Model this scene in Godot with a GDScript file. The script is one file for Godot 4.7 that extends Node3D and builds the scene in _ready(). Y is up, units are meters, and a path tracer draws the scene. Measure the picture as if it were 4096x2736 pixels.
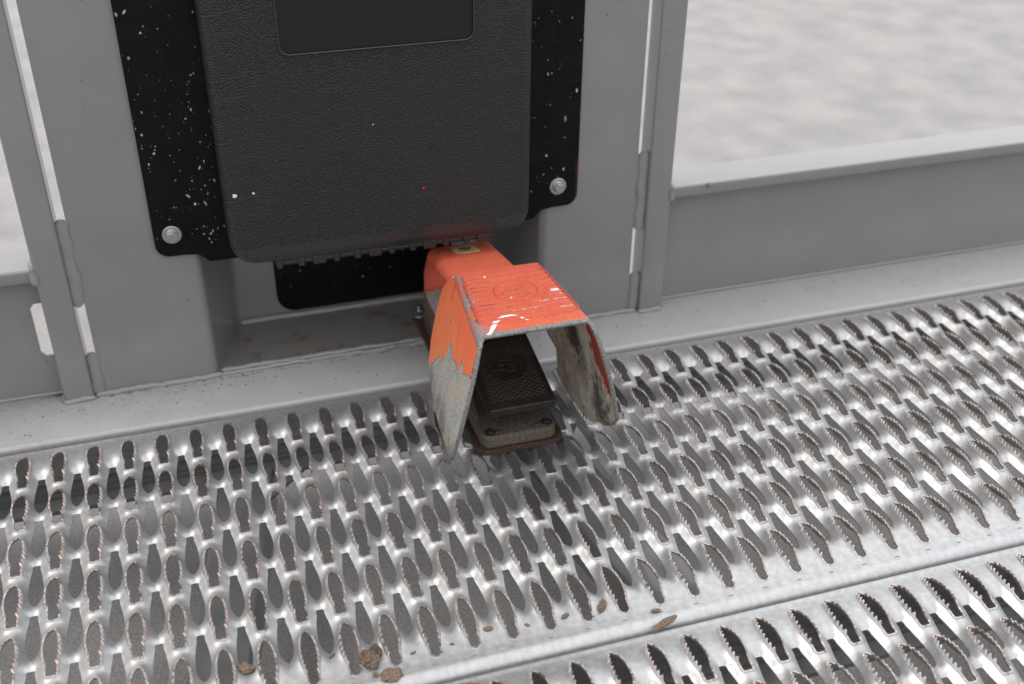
extends Node3D
# Foot switch on the steel floor of a lift platform, with a document box on the railing behind it.
# x runs along the railing, y is up, z comes towards the viewer. Metres.

var M := {}                     # materials
var taken := {}                 # names in use at top level

# ------------------------------------------------------------------ scene
func _ready():
	var cam := Camera3D.new()
	cam.name = "camera"
	add_child(cam)
	cam.transform = Transform3D(Basis(Vector3(0.954102, 0.008577, 0.299360), Vector3(0.153664, 0.843957, -0.513929), Vector3(-0.257055, 0.536342, 0.803904)), Vector3(0, 0.86, 1.232))
	cam.fov = 33.7236
	cam.near = 0.02
	cam.far = 400.0
	var lens := CameraAttributesPhysical.new()
	lens.frustum_focal_length = 39.6
	lens.frustum_focus_distance = 1.27
	lens.exposure_aperture = 4.0
	cam.attributes = lens
	cam.fov = 33.7236
	cam.current = true

	var env := Environment.new()
	env.background_mode = Environment.BG_SKY
	var sky := Sky.new()
	var sm := ProceduralSkyMaterial.new()
	sm.sky_top_color = Color(0.97, 0.975, 0.985)
	sm.sky_horizon_color = Color(0.62, 0.62, 0.63)
	sm.sky_curve = 0.6
	sm.ground_bottom_color = Color(0.35, 0.35, 0.35)
	sm.ground_horizon_color = Color(0.5, 0.5, 0.5)
	sky.sky_material = sm
	env.sky = sky
	env.tonemap_mode = Environment.TONE_MAPPER_LINEAR
	env.tonemap_exposure = 2.9
	env.sdfgi_enabled = true
	env.ssao_enabled = true
	env.ssil_enabled = true
	var we := WorldEnvironment.new()
	we.name = "environment"
	we.environment = env
	add_child(we)
	var sun := DirectionalLight3D.new()
	sun.name = "overcast_sun"
	sun.light_energy = 0.26
	sun.light_color = Color(1.0, 0.985, 0.965)
	sun.light_angular_distance = 40.0
	sun.shadow_enabled = true
	add_child(sun)
	sun.look_at_from_position(Vector3(-1.35, 2.3, -0.30), Vector3(0, 0, 0), Vector3.UP)

	materials()
	ground()
	platform_frame()
	plank("grating_plank", "far galvanised grating plank lying under the orange foot switch", 0.0075 - 26 * PX, 74, [0.0500, 0.1266, 0.2032, 0.2798, 0.3564, 0.4330], 0.0035, 0.0)
	plank("grating_plank", "near galvanised grating plank in front of the plank seam", 0.4960 - 38 * PX, 74, [0.5475, 0.6241, 0.7007, 0.7773, 0.8539, 0.9305], 0.5030, 0.0)
	mounting_plate()
	cover_plate()
	document_box()
	foot_switch()
	debris()

# ------------------------------------------------------------------ naming
func numbered(called: String) -> String:
	if not taken.has(called):
		taken[called] = 0
		return called
	taken[called] += 1
	return "%s_%03d" % [called, taken[called]]

func thing(called: String, label: String, category: String, at := Vector3.ZERO, group := "") -> Node3D:
	var o := Node3D.new()
	o.name = numbered(called)
	add_child(o)
	o.position = at
	tag(o, label, category, group)
	return o

func tag(o: Node, label: String, category: String, group := ""):
	if label: o.set_meta("label", label)
	if category: o.set_meta("category", category)
	if group: o.set_meta("group", group)

func put(mesh: Mesh, called: String, parent: Node, material: Material = null, label := "") -> MeshInstance3D:
	var o := MeshInstance3D.new()
	o.mesh = mesh
	var n := called
	var k := 0
	while parent.has_node(NodePath(n)):
		k += 1
		n = "%s_%03d" % [called, k]
	o.name = n
	if material: o.material_override = material
	if label: o.set_meta("label", label)
	parent.add_child(o, true)
	return o

# ------------------------------------------------------------------ mesh building
class Soup:
	var v := PackedVector3Array()
	var n := PackedVector3Array()
	var u := PackedVector2Array()
	var c := PackedColorArray()
	var tint := Color.WHITE
	func tri(a: Vector3, b: Vector3, d: Vector3, na: Vector3, nb: Vector3, nd: Vector3, ua := Vector2.ZERO, ub := Vector2.ZERO, ud := Vector2.ZERO):
		if (b - a).cross(d - a).dot(na + nb + nd) > 0.0:
			v.append_array([a, d, b]); n.append_array([na, nd, nb]); u.append_array([ua, ud, ub])
		else:
			v.append_array([a, b, d]); n.append_array([na, nb, nd]); u.append_array([ua, ub, ud])
		c.append_array([tint, tint, tint])
	func quad(a: Vector3, b: Vector3, d: Vector3, e: Vector3, na: Vector3, nb: Vector3, nd: Vector3, ne: Vector3, ua := Vector2.ZERO, ub := Vector2.ZERO, ud := Vector2.ZERO, ue := Vector2.ZERO):
		tri(a, b, d, na, nb, nd, ua, ub, ud)
		tri(a, d, e, na, nd, ne, ua, ud, ue)
	func flat(a: Vector3, b: Vector3, d: Vector3, e: Vector3, toward: Vector3):
		var m := (b - a).cross(d - a).normalized()
		if m.dot(toward) < 0: m = -m
		quad(a, b, d, e, m, m, m, m)
	func commit(mesh: ArrayMesh = null, material: Material = null) -> ArrayMesh:
		var arr := []
		arr.resize(Mesh.ARRAY_MAX)
		arr[Mesh.ARRAY_VERTEX] = v
		arr[Mesh.ARRAY_NORMAL] = n
		arr[Mesh.ARRAY_TEX_UV] = u
		arr[Mesh.ARRAY_COLOR] = c
		var st := SurfaceTool.new()
		st.create_from_arrays(arr)
		st.index()
		var m: ArrayMesh = st.commit(mesh) if mesh else st.commit()
		if material: m.surface_set_material(m.get_surface_count() - 1, material)
		return m

# rounded polygon from [x, y, radius] corners
func roundpoly(corners: Array, steps := 5) -> PackedVector2Array:
	var out := PackedVector2Array()
	var k := corners.size()
	for i in k:
		var p := Vector2(corners[i][0], corners[i][1])
		var r: float = corners[i][2]
		if r <= 0.0:
			out.append(p)
			continue
		var a := (Vector2(corners[(i + k - 1) % k][0], corners[(i + k - 1) % k][1]) - p)
		var b := (Vector2(corners[(i + 1) % k][0], corners[(i + 1) % k][1]) - p)
		var la := a.length()
		var lb := b.length()
		a /= la; b /= lb
		var half := acos(clampf(a.dot(b), -1, 1)) / 2.0
		var t := minf(r / tan(half), minf(la, lb) * 0.49)
		r = t * tan(half)
		var c := p + (a + b).normalized() * (r / sin(half))
		var s := p + a * t - c
		var e := p + b * t - c
		var ang := s.angle_to(e)
		for j in steps + 1:
			out.append(c + s.rotated(ang * j / steps))
	return out

# plate of the outline POLY in x, y, from z0 (back) to z1 (front), front edge rounded by BEV; put through XF.
# CREST: a second soup that takes the rounded edge where its outward direction has y under -0.5
func prism(s: Soup, poly: PackedVector2Array, z0: float, z1: float, bev: float, segs := 3, xf := Transform3D.IDENTITY, back_bev := 0.0, cap := true, low: Soup = null):
	if Geometry2D.is_polygon_clockwise(poly): pass
	var area := 0.0
	var k := poly.size()
	for i in k:
		area += poly[i].cross(poly[(i + 1) % k])
	var p := poly.duplicate()
	if area < 0: p.reverse()
	var nb := xf.basis.inverse().transposed()
	var en := PackedVector2Array()
	for i in k:
		var d := (p[(i + 1) % k] - p[i]).normalized()
		en.append(Vector2(d.y, -d.x))
	var mid := PackedVector2Array()
	var grow := PackedFloat32Array()
	var soft := []
	for i in k:
		var a := en[(i + k - 1) % k]
		var b := en[i]
		var m := (a + b).normalized()
		mid.append(m)
		grow.append(1.0 / maxf(0.35, m.dot(b)))
		soft.append(a.dot(b) > 0.78)
	# rings: [inset, z, cos, sin]
	var rings := []
	if back_bev > 0:
		for j in range(segs, -1, -1):
			var f := PI / 2 * j / segs
			rings.append([back_bev * (1 - cos(f)), z0 + back_bev * (1 - sin(f)), cos(f), -sin(f)])
	else:
		rings.append([0.0, z0, 1.0, 0.0])
	if bev > 0:
		for j in segs + 1:
			var f := PI / 2 * j / segs
			rings.append([bev * (1 - cos(f)), z1 - bev * (1 - sin(f)), cos(f), sin(f)])
	else:
		rings.append([0.0, z1, 1.0, 0.0])
	for j in rings.size() - 1:
		var A = rings[j]
		var B = rings[j + 1]
		for i in k:
			var i2 := (i + 1) % k
			var q := [p[i] - mid[i] * grow[i] * A[0], p[i2] - mid[i2] * grow[i2] * A[0], p[i2] - mid[i2] * grow[i2] * B[0], p[i] - mid[i] * grow[i] * B[0]]
			var n0: Vector2 = mid[i] if soft[i] else en[i]
			var n1: Vector2 = mid[i2] if soft[i2] else en[i]
			var N := [Vector3(n0.x * A[2], n0.y * A[2], A[3]), Vector3(n1.x * A[2], n1.y * A[2], A[3]), Vector3(n1.x * B[2], n1.y * B[2], B[3]), Vector3(n0.x * B[2], n0.y * B[2], B[3])]
			var Z := [A[1], A[1], B[1], B[1]]
			var P := []
			for h in 4:
				P.append(xf * Vector3(q[h].x, q[h].y, Z[h]))
				N[h] = (nb * N[h]).normalized()
			var into := s
			if low and en[i].y < -0.35: into = low
			into.quad(P[0], P[1], P[2], P[3], N[0], N[1], N[2], N[3], q[0], q[1], q[2], q[3])
	if not cap: return
	for side in [0, 1]:
		var R = rings[rings.size() - 1] if side else rings[0]
		var c := PackedVector2Array()
		for i in k: c.append(p[i] - mid[i] * grow[i] * R[0])
		var idx := Geometry2D.triangulate_polygon(c)
		var nn := (nb * Vector3(0, 0, 1 if side else -1)).normalized()
		for t in range(0, idx.size(), 3):
			var a := c[idx[t]]; var b := c[idx[t + 1]]; var d := c[idx[t + 2]]
			s.tri(xf * Vector3(a.x, a.y, R[1]), xf * Vector3(b.x, b.y, R[1]), xf * Vector3(d.x, d.y, R[1]), nn, nn, nn, a, b, d)

# box with rounded edges between two corners
func slab(s: Soup, a: Vector3, b: Vector3, r := 0.0, segs := 2):
	var poly := roundpoly([[a.x, a.y, r], [b.x, a.y, r], [b.x, b.y, r], [a.x, b.y, r]], maxi(segs, 1)) if r > 0 else PackedVector2Array([Vector2(a.x, a.y), Vector2(b.x, a.y), Vector2(b.x, b.y), Vector2(a.x, b.y)])
	prism(s, poly, a.z, b.z, r * 0.98, segs, Transform3D.IDENTITY, r * 0.98)

func slab_mesh(a: Vector3, b: Vector3, r := 0.0, segs := 2) -> ArrayMesh:
	var s := Soup.new()
	slab(s, a, b, r, segs)
	return s.commit()

# a tube along PATH, radius by station from RADII
func tube(s: Soup, path: PackedVector3Array, radii: PackedFloat32Array, sides := 8, squash := Vector3.ONE):
	var k := path.size()
	var rings := []
	var norms := []
	var up := Vector3.UP
	for i in k:
		var d := (path[mini(i + 1, k - 1)] - path[maxi(i - 1, 0)]).normalized()
		if absf(d.dot(up)) > 0.9: up = Vector3.BACK
		var e := d.cross(up).normalized()
		var f := e.cross(d)
		var ring := []
		var nr := []
		for j in sides:
			var a := TAU * j / sides
			var w := (e * cos(a) + f * sin(a))
			ring.append(path[i] + w * radii[i] * squash)
			nr.append((w / squash).normalized())
		rings.append(ring)
		norms.append(nr)
	for i in k - 1:
		for j in sides:
			var j2 := (j + 1) % sides
			s.quad(rings[i][j], rings[i][j2], rings[i + 1][j2], rings[i + 1][j], norms[i][j], norms[i][j2], norms[i + 1][j2], norms[i + 1][j])
	for e in [0, k - 1]:
		var out := (path[0] - path[1]).normalized() if e == 0 else (path[k - 1] - path[k - 2]).normalized()
		for j in sides:
			var j2 := (j + 1) % sides
			s.tri(path[e] + out * radii[e] * 0.5, rings[e][j], rings[e][j2], out, norms[e][j], norms[e][j2])

# a weld seam: a ripple of overlapping beads
func weld(a: Vector3, b: Vector3, r: float, seed_: int, wander := 0.0012, flat_in := Vector3.ONE) -> ArrayMesh:
	var s := Soup.new()
	var len_ := a.distance_to(b)
	var k := maxi(4, int(len_ / 0.0018))
	var noise := FastNoiseLite.new()
	noise.seed = seed_
	noise.frequency = 1.0
	var path := PackedVector3Array()
	var rad := PackedFloat32Array()
	for i in k + 1:
		var t := float(i) / k
		var d := t * len_
		var off := Vector3(noise.get_noise_2d(d * 28, 0), noise.get_noise_2d(d * 28, 9), noise.get_noise_2d(d * 28, 18)) * wander * 1.6 * flat_in
		path.append(a.lerp(b, t) + off)
		var ripple := 0.025 * sin(TAU * d / 0.0062 + 3.0 * noise.get_noise_2d(d * 20, 50)) + 0.22 * noise.get_noise_2d(d * 30, 30) + 0.10 * noise.get_noise_2d(d * 90, 40)
		var ends := minf(1.0, minf(d, len_ - d) / (r * 1.1) + 0.45)
		rad.append(r * (1.0 + ripple) * ends)
	tube(s, path, rad, 12, flat_in)
	return s.commit()

func hexprism(s: Soup, c: Vector3, axis: Basis, r: float, h: float, sides := 6, bev := 0.0005):
	var poly := PackedVector2Array()
	for i in sides:
		poly.append(Vector2(cos(TAU * i / sides), sin(TAU * i / sides)) * r)
	prism(s, poly, 0, h, bev, 2, Transform3D(axis, c))

func text_into(s: Soup, what: String, size: float, depth: float, xf: Transform3D):
	var t := TextMesh.new()
	var f := SystemFont.new()
	f.font_names = PackedStringArray(["Droid Sans"])
	f.font_weight = 700
	t.font = f
	t.text = what
	t.font_size = 48
	t.pixel_size = size / 48.0
	t.depth = depth
	t.curve_step = 3.0
	var arr := t.surface_get_arrays(0) if t.get_surface_count() else []
	if arr.is_empty(): return
	var vv: PackedVector3Array = arr[Mesh.ARRAY_VERTEX]
	var nn: PackedVector3Array = arr[Mesh.ARRAY_NORMAL]
	var ii: PackedInt32Array = arr[Mesh.ARRAY_INDEX]
	for k in range(0, ii.size(), 3):
		var a := ii[k]; var b := ii[k + 1]; var c := ii[k + 2]
		s.tri(xf * vv[a], xf * vv[b], xf * vv[c], (xf.basis * nn[a]).normalized(), (xf.basis * nn[b]).normalized(), (xf.basis * nn[c]).normalized())

# ------------------------------------------------------------------ materials
func std(color: Color, rough: float, metal := 0.0) -> StandardMaterial3D:
	var m := StandardMaterial3D.new()
	m.albedo_color = color
	m.roughness = rough
	m.metallic = metal
	return m

func noise_tex(freq: float, seed_: int, kind := FastNoiseLite.TYPE_SIMPLEX_SMOOTH, size := 512, lo := Color.BLACK, hi := Color.WHITE, octaves := 4, normal := false, bump := 4.0) -> NoiseTexture2D:
	var f := FastNoiseLite.new()
	f.noise_type = kind
	f.seed = seed_
	f.frequency = freq
	f.fractal_type = FastNoiseLite.FRACTAL_FBM if octaves > 1 else FastNoiseLite.FRACTAL_NONE
	f.fractal_octaves = octaves
	var t := NoiseTexture2D.new()
	t.noise = f
	t.width = size
	t.height = size
	t.seamless = true
	if normal:
		t.as_normal_map = true
		t.bump_strength = bump
	else:
		var g := Gradient.new()
		g.set_color(0, lo)
		g.set_color(1, hi)
		t.color_ramp = g
	return t

func triplanar(m: StandardMaterial3D, tile: float, world := true):
	m.uv1_triplanar = true
	m.uv1_world_triplanar = world
	m.uv1_scale = Vector3.ONE / tile

func lin(r: float, g: float, b: float) -> Color:
	return Color(r, g, b).linear_to_srgb()

func materials():
	# grey paint of the railing, sprayed: faint orange-peel
	var m := std(lin(0.168, 0.169, 0.172), 0.30)
	m.albedo_texture = marked_paint()
	m.normal_enabled = true
	m.normal_texture = noise_tex(0.16, 4, FastNoiseLite.TYPE_SIMPLEX_SMOOTH, 1024, Color.BLACK, Color.WHITE, 2, true, 1.2)
	m.normal_scale = 0.10
	triplanar(m, 0.72)
	m.clearcoat_enabled = true
	m.clearcoat = 0.7
	m.clearcoat_roughness = 0.16
	M.paint = m
	m = std(lin(0.175, 0.176, 0.179), 0.36)
	M.weld = m
	# galvanised sheet
	m = std(lin(0.43, 0.434, 0.438), 0.66, 0.74)
	m.albedo_texture = noise_tex(0.02, 7, FastNoiseLite.TYPE_SIMPLEX_SMOOTH, 512, Color(0.87, 0.87, 0.87), Color(1, 1, 1), 5)
	m.roughness_texture = noise_tex(0.03, 8, FastNoiseLite.TYPE_SIMPLEX_SMOOTH, 512, Color(0.56, 0.56, 0.56), Color(0.80, 0.80, 0.80), 5)
	m.roughness_texture_channel = BaseMaterial3D.TEXTURE_CHANNEL_RED
	m.normal_enabled = true
	m.normal_texture = noise_tex(0.03, 9, FastNoiseLite.TYPE_SIMPLEX_SMOOTH, 512, Color.BLACK, Color.WHITE, 4, true, 2.0)
	m.normal_scale = 0.08
	triplanar(m, 0.11)
	M.zinc = m
	m = std(Color.WHITE, 0.42, 0.85)
	m.vertex_color_use_as_albedo = true
	M.rim = m
	M.mark = std(lin(0.25, 0.25, 0.25), 0.75, 0.8)
	M.bolt = std(lin(0.40, 0.40, 0.41), 0.30, 0.95)
	# black plastic with a leather grain
	m = std(lin(0.0125, 0.0127, 0.0135), 0.46)
	m.metallic_specular = 0.42
	m.normal_enabled = true
	var grain := FastNoiseLite.new()
	grain.noise_type = FastNoiseLite.TYPE_SIMPLEX_SMOOTH
	grain.seed = 12
	grain.frequency = 0.035
	grain.fractal_type = FastNoiseLite.FRACTAL_RIDGED
	grain.fractal_octaves = 2
	grain.domain_warp_enabled = true
	grain.domain_warp_amplitude = 14.0
	grain.domain_warp_frequency = 0.03
	var gt := NoiseTexture2D.new()
	gt.noise = grain
	gt.width = 512
	gt.height = 512
	gt.seamless = true
	m.normal_enabled = false
	m.heightmap_enabled = true
	m.heightmap_texture = gt
	m.heightmap_scale = 0.22
	var ga := NoiseTexture2D.new()
	ga.noise = grain
	ga.width = 512
	ga.height = 512
	ga.seamless = true
	var gg := Gradient.new()
	gg.set_color(0, Color(0.30, 0.30, 0.30))
	gg.add_point(0.35, Color(0.45, 0.45, 0.45))
	gg.add_point(0.72, Color(0.95, 0.95, 0.95))
	gg.set_color(1, Color(1, 1, 1))
	ga.color_ramp = gg
	m.albedo_texture = ga
	triplanar(m, 0.062)
	m.uv1_scale = Vector3(1.0 / 0.108, 1.0 / 0.074, 1.0 / 0.08)
	M.grain = m
	m = std(lin(0.019, 0.019, 0.020), 0.36)
	m.roughness_texture = noise_tex(0.03, 15, FastNoiseLite.TYPE_SIMPLEX_SMOOTH, 256, Color(0.6, 0.6, 0.6), Color(1, 1, 1), 5)
	triplanar(m, 0.08)
	M.smooth_black = m
	M.label = std(lin(0.009, 0.009, 0.0097), 0.40)
	M.label.metallic_specular = 0.35
	M.hinge = std(lin(0.022, 0.022, 0.023), 0.40)
	M.hole = std(lin(0.004, 0.004, 0.004), 0.8)
	# rubber pedal
	m = std(lin(0.018, 0.014, 0.011), 0.62)
	m.albedo_texture = noise_tex(0.02, 18, FastNoiseLite.TYPE_SIMPLEX_SMOOTH, 256, Color(0.55, 0.5, 0.5), Color(1, 1, 1), 4)
	triplanar(m, 0.09)
	M.rubber = m
	M.rubber_dust = std(lin(0.036, 0.025, 0.018), 0.85)
	# bare cast aluminium, corroded
	m = std(lin(0.36, 0.36, 0.355), 0.62, 0.35)
	m.albedo_texture = noise_tex(0.03, 21, FastNoiseLite.TYPE_SIMPLEX_SMOOTH, 512, Color(0.45, 0.44, 0.42), Color(1, 1, 1), 5)
	triplanar(m, 0.05)
	M.cast = m
	m = std(lin(0.42, 0.42, 0.41), 0.7)
	m.albedo_texture = noise_tex(0.03, 22, FastNoiseLite.TYPE_SIMPLEX_SMOOTH, 256, Color(0.7, 0.7, 0.69), Color(1, 1, 1), 5)
	triplanar(m, 0.05)
	M.bare_cast = m
	m = std(lin(0.135, 0.12, 0.094), 0.8)
	m.albedo_texture = noise_tex(0.022, 24, FastNoiseLite.TYPE_SIMPLEX_SMOOTH, 512, Color(0.55, 0.53, 0.51), Color(1, 1, 0.98), 5)
	triplanar(m, 0.07)
	M.dirty_cast = m
	m = std(lin(0.42, 0.37, 0.31), 0.75)
	m.albedo_texture = noise_tex(0.018, 26, FastNoiseLite.TYPE_SIMPLEX_SMOOTH, 512, Color(0.34, 0.32, 0.31), Color(1, 1, 0.98), 5)
	triplanar(m, 0.08)
	M.inner_cast = m
	# rusty plate
	m = std(lin(0.10, 0.056, 0.036), 0.8)
	var rt := noise_tex(0.03, 27, FastNoiseLite.TYPE_SIMPLEX_SMOOTH, 512, Color(0.22, 0.22, 0.23), Color(1, 1, 1), 5)
	rt.color_ramp.add_point(0.44, Color(0.42, 0.42, 0.43))
	rt.color_ramp.add_point(0.52, Color(0.62, 0.52, 0.45))
	rt.color_ramp.add_point(0.66, Color(0.80, 0.66, 0.55))
	m.albedo_texture = rt
	triplanar(m, 0.06)
	M.rust = m
	# orange paint
	m = std(lin(0.72, 0.135, 0.08), 0.5)
	m.albedo_texture = noise_tex(0.02, 30, FastNoiseLite.TYPE_SIMPLEX_SMOOTH, 512, Color(0.83, 0.86, 0.80), Color(1, 1, 1), 5)
	triplanar(m, 0.09)
	M.orange = m
	# mud
	m = std(lin(0.27, 0.195, 0.14), 0.95)
	m.albedo_texture = noise_tex(0.03, 33, FastNoiseLite.TYPE_SIMPLEX_SMOOTH, 256, Color(0.45, 0.42, 0.40), Color(1, 1, 1), 4)
	triplanar(m, 0.02)
	M.mud = m
	m = std(lin(0.09, 0.06, 0.045), 0.95)
	M.dark_mud = m
	M.under = std(lin(0.13, 0.13, 0.132), 0.6)

# sprayed grey paint that has been outdoors: faint clouds, fly specks, hair scratches, a few wiped smears
func marked_paint() -> ImageTexture:
	var n := FastNoiseLite.new()
	n.seed = 3
	n.frequency = 0.006
	n.fractal_octaves = 5
	var im := n.get_seamless_image(1024, 1024)
	im.convert(Image.FORMAT_RGB8)
	for y in 1024:
		for x in 1024:
			var v := 0.945 + 0.05 * im.get_pixel(x, y).r
			im.set_pixel(x, y, Color(v, v, v))
	var rng := RandomNumberGenerator.new()
	rng.seed = 31
	for i in 170:
		var c := Vector2(rng.randf() * 1024, rng.randf() * 1024)
		var r := rng.randf_range(0.4, 1.0) if rng.randf() < 0.8 else rng.randf_range(1.0, 2.0)
		var tone := rng.randf_range(0.45, 0.8) if rng.randf() < 0.8 else 1.0
		for yy in range(-3, 4):
			for xx in range(-3, 4):
				var d := Vector2(xx, yy * rng.randf_range(0.8, 1.0)).length()
				if d < r + 0.5:
					var X := posmod(int(c.x) + xx, 1024)
					var Y := posmod(int(c.y) + yy, 1024)
					im.set_pixel(X, Y, im.get_pixel(X, Y).lerp(Color(tone, tone * 0.97, tone * 0.93), clampf(r + 0.5 - d, 0, 1) * 0.9))
	for i in 46:
		var p := Vector2(rng.randf() * 1024, rng.randf() * 1024)
		var d := Vector2.from_angle(rng.randf() * TAU)
		var k := rng.randf_range(0.90, 1.06)
		for q in int(rng.randf_range(12, 90)):
			p += d
			d = d.rotated(rng.randf_range(-0.03, 0.03))
			var X := posmod(int(p.x), 1024)
			var Y := posmod(int(p.y), 1024)
			im.set_pixel(X, Y, (im.get_pixel(X, Y) * k).clamp())
	im.generate_mipmaps()
	return ImageTexture.create_from_image(im)

func painted(w: int, h: int, f: Callable) -> ImageTexture:
	var im := Image.create(w, h, true, Image.FORMAT_RGB8)
	for y in h:
		for x in w:
			im.set_pixel(x, y, f.call((x + 0.5) / w, (y + 0.5) / h))
	im.generate_mipmaps()
	return ImageTexture.create_from_image(im)

# ------------------------------------------------------------------ the yard below
func ground():
	var m := std(lin(0.40, 0.395, 0.392), 0.92)
	m.albedo_texture = noise_tex(0.006, 40, FastNoiseLite.TYPE_SIMPLEX_SMOOTH, 1024, Color(0.85, 0.85, 0.855), Color(1, 0.992, 0.988), 7)
	m.uv1_triplanar = true
	m.uv1_world_triplanar = true
	m.uv1_scale = Vector3(1 / 1.2, 1 / 1.2, 1 / 1.2)
	m.detail_enabled = true
	m.detail_blend_mode = BaseMaterial3D.BLEND_MODE_MUL
	m.detail_albedo = noise_tex(0.10, 41, FastNoiseLite.TYPE_SIMPLEX_SMOOTH, 1024, Color(0.74, 0.735, 0.735), Color(1, 1, 1), 5)
	m.detail_uv_layer = BaseMaterial3D.DETAIL_UV_2
	m.uv2_triplanar = true
	m.uv2_world_triplanar = true
	m.uv2_scale = Vector3.ONE / 0.55
	var p := PlaneMesh.new()
	p.size = Vector2(160, 160)
	var o := put(p, "ground", self, m)
	o.position = Vector3(0, GROUND, 0)
	o.set_meta("kind", "structure")
	o.set_meta("label", "pale concrete yard seen past the railing and through the grating")

const GROUND := -0.23

# ------------------------------------------------------------------ welded frame
func platform_frame():
	var f := thing("platform_frame", "grey painted welded steel railing and floor frame behind the grating", "frame")
	# floor tube
	var s := Soup.new()
	var prof := roundpoly([[0.150, -0.085, 0.004], [0.150, 0.0, 0.004], [0.0, 0.0, 0.0055], [0.0, -0.085, 0.004]])
	var along := Transform3D(Basis(Vector3(0, 0, -1), Vector3(0, 1, 0), Vector3(1, 0, 0)), Vector3.ZERO)   # x of the outline runs to -z, depth runs along x
	prism(s, prof, -1.2, 2.6, 0, 1, along)
	put(s.commit(), "floor_tube", f, floor_tube_material())
	# posts
	for x in [-0.171, 0.635]:
		s = Soup.new()
		var sq := roundpoly([[x - 0.018, -0.118, 0.0035], [x + 0.018, -0.118, 0.0035], [x + 0.018, -0.082, 0.0035], [x - 0.018, -0.082, 0.0035]], 4)
		var up := Transform3D(Basis(Vector3(1, 0, 0), Vector3(0, 0, 1), Vector3(0, 1, 0)), Vector3.ZERO)
		prism(s, sq, 0.0005, 1.1, 0, 1, up)
		var post := put(s.commit(), "post", f, M.paint)
		var e: float = 1.0 if x < 0 else -1.0        # towards the panel
		put(weld(Vector3(x - 0.019, 0.0015, -0.0815), Vector3(x + 0.019, 0.0015, -0.0815), 0.0042, 50 + int(x * 10)), "weld_bead", post, M.weld)
		put(weld(Vector3(x - e * 0.0185, 0.002, -0.082), Vector3(x - e * 0.0185, 0.002, -0.106), 0.0035, 51), "weld_bead", post, M.weld)
		put(weld(Vector3(x + e * 0.0250, 0.002, -0.0905), Vector3(x + e * 0.0250, 0.065, -0.0905), 0.0088, 52 + int(x * 10), 0.0012, Vector3(1, 1, 0.42)), "weld_bead", post, M.weld)
		put(weld(Vector3(x + e * 0.0240, 0.134, -0.0905), Vector3(x + e * 0.0240, 0.254, -0.0905), 0.0086, 53 + int(x * 10), 0.0014, Vector3(1, 1, 0.42)), "weld_bead", post, M.weld)
	# toe boards and the rail on top of each
	for side in [-1, 1]:
		var x0: float = -0.1895 if side < 0 else 0.6535
		var x1: float = -1.2 if side < 0 else 2.6
		s = Soup.new()
		var notch: float = 0.017 * side * (1.0 if side < 0 else 0.0)
		var poly := PackedVector2Array([Vector2(x1, 0.001), Vector2(x0, 0.001), Vector2(x0, 0.060)])
		poly.append_array([Vector2(x0 + notch * 0.7, 0.060), Vector2(x0 + notch, 0.066), Vector2(x0 + notch, 0.131), Vector2(x0 + notch * 0.7, 0.137), Vector2(x0, 0.137)])
		poly.append_array([Vector2(x0, 0.1785), Vector2(x1, 0.1785)])
		prism(s, poly, -0.111, -0.108, 0.0, 1)
		var board := put(s.commit(), "toe_board", f, M.paint)
		s = Soup.new()
		var rp := roundpoly([[0.148, 0.1775, 0.003], [0.148, 0.1955, 0.003], [0.085, 0.1955, 0.003], [0.085, 0.1775, 0.003]], 5)
		prism(s, rp, minf(x0, x1), maxf(x0, x1), 0, 1, along)
		var rail := put(s.commit(), "rail", f, M.paint)
		put(weld(Vector3(x0, 0.176, -0.0835), Vector3(x0, 0.1965, -0.0845), 0.0052, 60 + side), "weld_bead", rail, M.weld)
		put(weld(Vector3(x0, 0.1965, -0.0845), Vector3(x0, 0.1965, -0.118), 0.0048, 62 + side), "weld_bead", rail, M.weld)
		put(weld(Vector3(x0, 0.0018, -0.1075), Vector3(x1, 0.0018, -0.1075), 0.0026, 64 + side, 0.0003), "weld_bead", board, M.weld)
		put(weld(Vector3(x0, 0.005, -0.1075), Vector3(x0, 0.058, -0.1075), 0.0045, 66 + side), "weld_bead", board, M.weld)
	# recessed panel between the posts, bent in plan
	var plan := roundpoly([[-0.1405, -0.090, 0], [0.006, -0.090, 0.013], [0.046, -0.216, 0.012], [0.424, -0.216, 0.012], [0.464, -0.090, 0.013], [0.6015, -0.090, 0]], 7)
	s = Soup.new()
	var H := 1.1
	var nn := PackedVector2Array()
	for i in plan.size():
		var d := (plan[mini(i + 1, plan.size() - 1)] - plan[maxi(i - 1, 0)]).normalized()
		nn.append(Vector2(-d.y, d.x))
	for i in plan.size() - 1:
		var a := plan[i]; var b := plan[i + 1]
		var na := Vector3(nn[i].x, 0, nn[i].y); var nb := Vector3(nn[i + 1].x, 0, nn[i + 1].y)
		for q in [1.0, -1.0]:
			var back := Vector3(0, 0, 0) if q > 0 else Vector3(0, 0, -0.003)
			var y0 := 0.0
			s.quad(Vector3(a.x, y0, a.y) + back, Vector3(b.x, y0, b.y) + back, Vector3(b.x, H, b.y) + back, Vector3(a.x, H, a.y) + back, na * q, nb * q, nb * q, na * q)
	for x in [-0.1405, 0.6015]:
		s.flat(Vector3(x, 0, -0.090), Vector3(x, 0, -0.093), Vector3(x, H, -0.093), Vector3(x, H, -0.090), Vector3(signf(x - 0.2), 0, 0))
	var panel := put(s.commit(), "recessed_panel", f, M.paint)
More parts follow.
